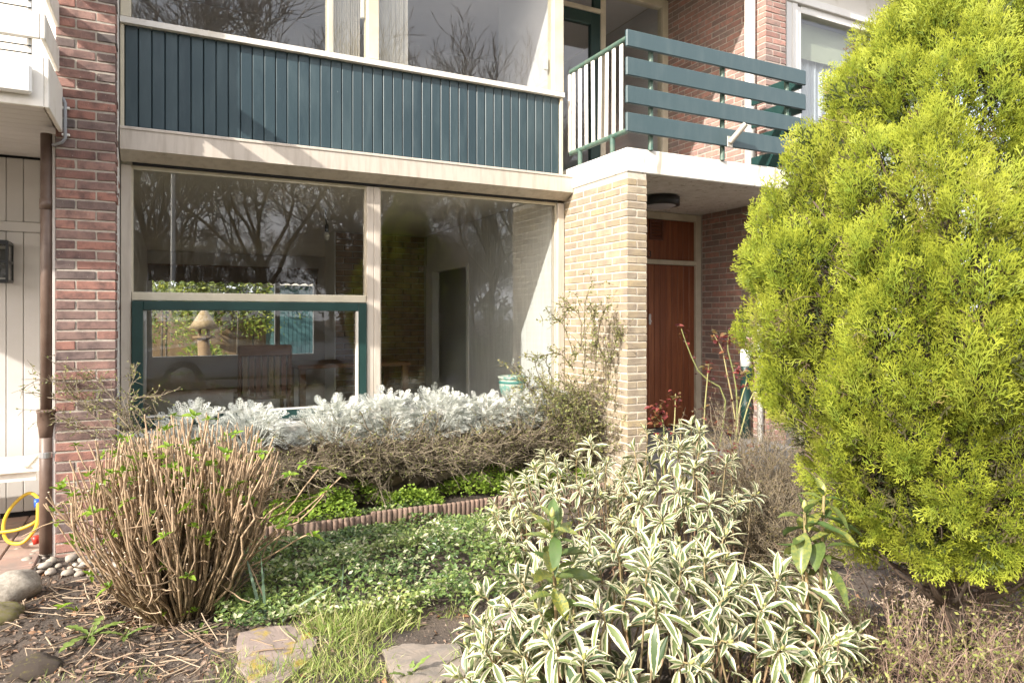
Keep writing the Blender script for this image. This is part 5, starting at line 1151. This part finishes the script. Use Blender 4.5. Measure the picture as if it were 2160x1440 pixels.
n = 2600; p = zone(n, (-200, 520, 1180, 1440, .7), (480, 1200, 1290, 1440, .3)); n = len(p); P = np.concatenate([p, gz(p[:, 0], p[:, 1])[:, None]], 1); cr = scatter((np.array([(1, 0, 0), (-.5, .9, 0), (-.5, -.9, 0), (0, 0, 1.1)], float), np.array([(0, 1, 3), (1, 2, 3), (2, 0, 3)]), np.zeros(4)), P, rdir(n), np.tile([0, 0, 1.], (n, 1)), R2(.002, .008, n))
tag(joined('soil_crumbs', [withrnd(cr, n)], M('soil_crumb', (.07, .05, .04), attr=[(.03, .024, .02), (.06, .045, .036), (.16, .12, .09), (.34, .30, .24)], rough=.95), None, False), 'loose crumbs and grit on the bare soil', 'soil', kind='stuff')
p = at_z(127, 1305); t = thing('seedling', p, 'small two-leaved green seedling standing alone on the bare soil', 'plant')
MB().tube([p, p + [.0, 0, .03], p + [0.005, 0, .055]], .002, 6).build('stem', RSTEM, t)
for k, (a, s) in enumerate(((.3, .05), (2.6, .045), (1.6, .03), (4.4, .04))):
    fw = np.array([math.cos(a), math.sin(a), .45]); c = scatter(LF, (p + [0.005, 0, .053])[None], fw[None], np.array([[0, 0, 1.]]), np.array([s])); mesh_obj('leaf', mesh_np('leaf', c[0], c[1], True, {'rnd': np.full(len(c[0]), .6), 'along': c[2]}), HL, t)

# ------------------------------------------------------------------ rose with red young leaves
rs = thing('rose_bush', (3.68, 3.95, 0), 'rose bush with green canes and dark red young leaves beside the door', 'shrub')
cn = []
for pts, tt in (([(1500, 1040), (1520, 930), (1528, 830), (1478, 790), (1450, 730), (1437, 693)], 5.2), ([(1490, 1030), (1485, 900), (1492, 800), (1495, 770)], 5.15), ([(1540, 1030), (1552, 900), (1530, 770), (1522, 735), (1505, 705)], 5.25), ([(1550, 1030), (1555, 860), (1548, 790), (1535, 735), (1538, 705)], 5.2), ([(1545, 1000), (1560, 860), (1575, 800), (1560, 780)], 5.1), ([(1550, 960), (1580, 850), (1605, 805)], 5.1), ([(1400, 1000), (1400, 900), (1385, 860)], 5.0), ([(1410, 1000), (1422, 900), (1425, 830)], 5.0), ([(1560, 1040), (1545, 950), (1535, 900)], 5.1)):
    cn.append(smooth_path([at_t(x, y, tt) for x, y in pts], 12))
cn = np.array(cn); CANE = M('rose_cane', (.24, .25, .09), attr=[(.16, .19, .06), (.28, .28, .11), (.34, .30, .14)], rough=.5)
joined('canes', [withrnd(tubes(cn, np.linspace(.0075, .0035, 12)[None] * np.ones((len(cn), 1)), 6), len(cn))], CANE, rs)
RL = M('red_young_leaf', (.16, .03, .03), attr=[(.09, .02, .02), (.17, .028, .03), (.26, .06, .05), (.20, .10, .04), (.16, .15, .05)], rough=.35, trans=.3)
n = 240; ii_ = rng.integers(len(cn), size=n); jj_ = np.where(R2(0, 1, n) < .55, rng.integers(9, 12, size=n), rng.integers(3, 12, size=n)); P = cn[ii_, jj_] + rdir(n) * .035
P2 = np.array([at_t(x, y, 5.0) for x, y in zip(R2(1500, 1600, 70), R2(935, 1000, 70))]); P3 = np.array([at_t(x, y, 5.0) for x, y in zip(R2(1370, 1410, 50), R2(845, 900, 50))]); P = np.concatenate([P, P2, P3]); n = len(P)
joined('leaves', [withrnd(scatter(LF, P, nrm(rdir(n, -.3, .7)), nrm(np.array([0, -.4, 1.]) + rdir(n) * .5), R2(.03, .06, n)), n)], RL, rs, True, kind='stuff')

# ------------------------------------------------------------------ the street behind the camera (seen mirrored in the windows)
BARK = M('tree_bark', (.19, .155, .12), var=(.26, .22, .17), scale=3, rough=.95)
def tree_mesh(seed, H=15.0):
    r = np.random.default_rng(seed); segs = {5: ([], [], []), 4: ([], [], []), 3: ([], [], [])}; V = []; F = []; n0 = 0
    out = []
    lev = [(np.array([[0, 0, 0.]]), np.array([[0, 0, 1.]]), np.array([H * .24]), np.array([H * .010]))]
    P, D, L, Rr = lev[0]
    for depth in range(6):
        k = 6 if depth < 3 else 4; n = len(P); pts = [P]; d = D.copy()
        for i in range(k - 1):
            q = r.normal(0, 1, (n, 3)); d = nrm(d + q * (.05 if depth == 0 else .17) + np.array([0, 0, .06 if depth else 0])); pts.append(pts[-1] + d * (L / (k - 1))[:, None])
        pts = np.stack(pts, 1); taper = np.linspace(1, .62, k)[None] * Rr[:, None]; v, f, _ = tubes(pts, taper, 7 if depth == 0 else (5 if depth < 2 else 3)); out.append((v, f))
        if depth == 5: break
        nc = (8, 6, 5, 5, 4)[depth]; t = r.uniform(.35 if depth else .5, 1.0, (n, nc)); t[:, 0] = 1.0; i0 = np.minimum((t * (k - 1)).astype(int), k - 2); fr_ = t * (k - 1) - i0; ar = np.arange(n)[:, None]
        p = pts[ar, i0] * (1 - fr_)[..., None] + pts[ar, i0 + 1] * fr_[..., None]; dd = nrm(pts[ar, i0 + 1] - pts[ar, i0]); q = r.normal(0, 1, (n, nc, 3)); q = nrm(q - (q * dd).sum(-1, keepdims=True) * dd)
        ang = r.uniform(.45, .95, (n, nc))[..., None]; ang[:, 0] *= .4
        P = p.reshape(-1, 3); D = nrm(dd * np.cos(ang) + q * np.sin(ang) + np.array([0, 0, .12])).reshape(-1, 3); L = np.repeat(L * (1.15, .66, .62, .60, .62)[depth], nc) * r.uniform(.7, 1.15, n * nc); Rr = np.repeat(Rr * .62, nc) * (1 - .45 * t.ravel()) * .85
        if depth == 0: Rr = Rr * 1.2
        Rr = np.maximum(Rr, .013)
    off = 0; VV = []; FF = []
    for v, f in out: VV.append(v); FF.append(f + off); off += len(v)
    me = mesh_np('bare_tree', np.concatenate(VV), np.concatenate(FF), False); me.materials.append(BARK); return me
TM = [tree_mesh(s) for s in (11, 12, 13)]
for k, (x, y, s, lab) in enumerate(((11.5, -14, 1.05, 'bare tree across the street with thick trunk, mirrored right of the window mullion'), (7.2, -13, .9, 'bare many-stemmed tree across the street mirrored beside the mullion'), (3.2, -15, 1.15, 'bare tree across the street mirrored in the upper part of the casement window'), (-.8, -12, 1.0, 'bare tree across the street mirrored at the corner of the window'), (15.5, -19, 1.1, 'bare tree far along the street mirrored near the pot'), (20, -16, 1.0, 'bare tree at the far end of the street mirrored upstairs'), (-4.5, -17, 1.2, 'bare tree across the street mirrored beside the pier'), (8.5, -24, 1.25, 'tall bare tree in the second row across the street'), (1.2, -25, 1.3, 'tallest bare tree in the second row across the street'), (26, -22, 1.1, 'bare tree in the far second row along the street'))):
    t = thing('bare_tree', (x, y, 0), lab, 'tree', 'bare trees across the street'); o = mesh_obj('trunk', TM[k % 3], None, t, loc=(x, y, 0)); o.scale = (s, s, s); o.rotation_euler = (0, 0, k * 1.3)
for k in range(22):
    x, y, s = -16 + 2.6 * k + R2(-.8, .8), -27 - 3 * (k % 3) + R2(-1, 1), R2(.5, .72)
    t = thing('bare_tree', (x, y, 0), 'bare tree in the dense wood behind the street trees', 'tree', 'bare trees of the wood'); o = mesh_obj('trunk', TM[k % 3], None, t, loc=(x, y, 0)); o.scale = (s * 1.3, s * 1.3, s); o.rotation_euler = (0, 0, k * 2.1)
# parked car
car = thing('parked_car', (1.6, -4.1, 0), 'silver car parked across the pavement, mirrored in the lower window pane', 'car')
CARP = M('silver_car_paint', (.42, .45, .50), rough=.28, metal=.6, coat=.5); CG = M('dark_car_glass', (.02, .025, .03), rough=.08)
prof = [(-2.15, .32), (-2.18, .55), (-2.10, .78), (-1.75, .86), (-1.15, .93), (-.35, 1.40), (.25, 1.47), (.95, 1.43), (1.65, 1.05), (2.05, .98), (2.12, .60), (2.08, .32)]
V = []; F = []; W_ = [(-.85, 0.0), (-.80, .02), (.80, .02), (.85, 0.)]
for yy, up in ((-.80, 0), (-.86, 0), (.86, 0), (.80, 0)):
    for x, z in prof:
        q = (.84 if z > 1.0 else 1.0) * (yy if abs(yy) > .83 else yy * .98); V.append((1.6 + x, -4.1 + q, z + (.0 if abs(yy) > .83 else .012)))
m = len(prof)
for r_ in range(3): F += [(r_ * m + i, r_ * m + i + 1, (r_ + 1) * m + i + 1, (r_ + 1) * m + i) for i in range(m - 1)]
F += [tuple(range(m)), tuple(range(3 * m, 4 * m))[::-1], tuple(r_ * m for r_ in range(4)), tuple(r_ * m + m - 1 for r_ in range(4))[::-1]]
body = MB().add(V, F).build('body', CARP, car)
for s_ in (-1, 1):
    yy = -4.1 + s_ * .733
    MB().prism([(1.6 - 1.0, .97), (1.6 - .33, 1.36), (1.6 + .22, 1.42), (1.6 + .22, .97)], 'y', yy - .01, yy + .01).build('side_window', CG, car); MB().prism([(1.6 + .28, .97), (1.6 + .28, 1.42), (1.6 + .9, 1.38), (1.6 + 1.4, .99)], 'y', yy - .01, yy + .01).build('side_window', CG, car)
    for xw in (-1.32, 1.30):
        wh = MB().lathe([(.32, -.1), (.33, -.06), (.33, .06), (.32, .1)], (1.6 + xw, -4.1 + s_ * .80, .33), 24, 'y').build('wheel', BLACK, car); MB().lathe([(.2, -.02), (.21, .0), (.05, .03)], (1.6 + xw, -4.1 + s_ * .905, .33), 18, 'y').build('rim', STEEL, wh)
    MB().box(1.6 - 2.16, 1.6 - 1.98, -4.1 + s_ * .62 - .16, -4.1 + s_ * .62 + .16, .62, .76, .03).build('headlight', WHITEPVC, car)
MB().box(1.6 - .9, 1.6 - .8, -4.1 + .80, -4.1 + .95, .93, 1.04, .02).build('mirror', CARP, car)
lp = thing('street_lamp', (.15, -7.2, 0), 'slim pale street lamp post across the road, mirrored in the left pane', 'street lamp')
MB().tube([(.15, -7.2, 0), (.15, -7.2, 1.2), (.15, -7.2, 5.6)], [.075, .06, .045], 12).build('post', M('galvanised', (.45, .45, .44), rough=.5, metal=.5), lp, True)
MB().box(.0, .30, -7.5, -6.75, 5.58, 5.70, .03).build('lamp_head', GREYPLASTIC, lp)
hg = thing('street_hedge', (8, -11, 0), 'rough evergreen hedge across the street', 'hedge')
n = 9000; P = np.stack([R2(-14, 34, n), -11 + rng.normal(0, .5, n), R2(0, 1, n) ** .8], -1); P[:, 2] *= 1.9 + .9 * vnoise(P[:, 0] * 1.2, P[:, 1], 4)
joined('foliage', [withrnd(scatter(LEAF2, P, rdir(n), rdir(n), R2(.12, .24, n)), n)], M('hedge_leaf', (.06, .08, .025), attr=[(.05, .05, .025), (.09, .085, .04), (.15, .12, .07)], rough=.6, trans=.2), hg, False, kind='stuff')
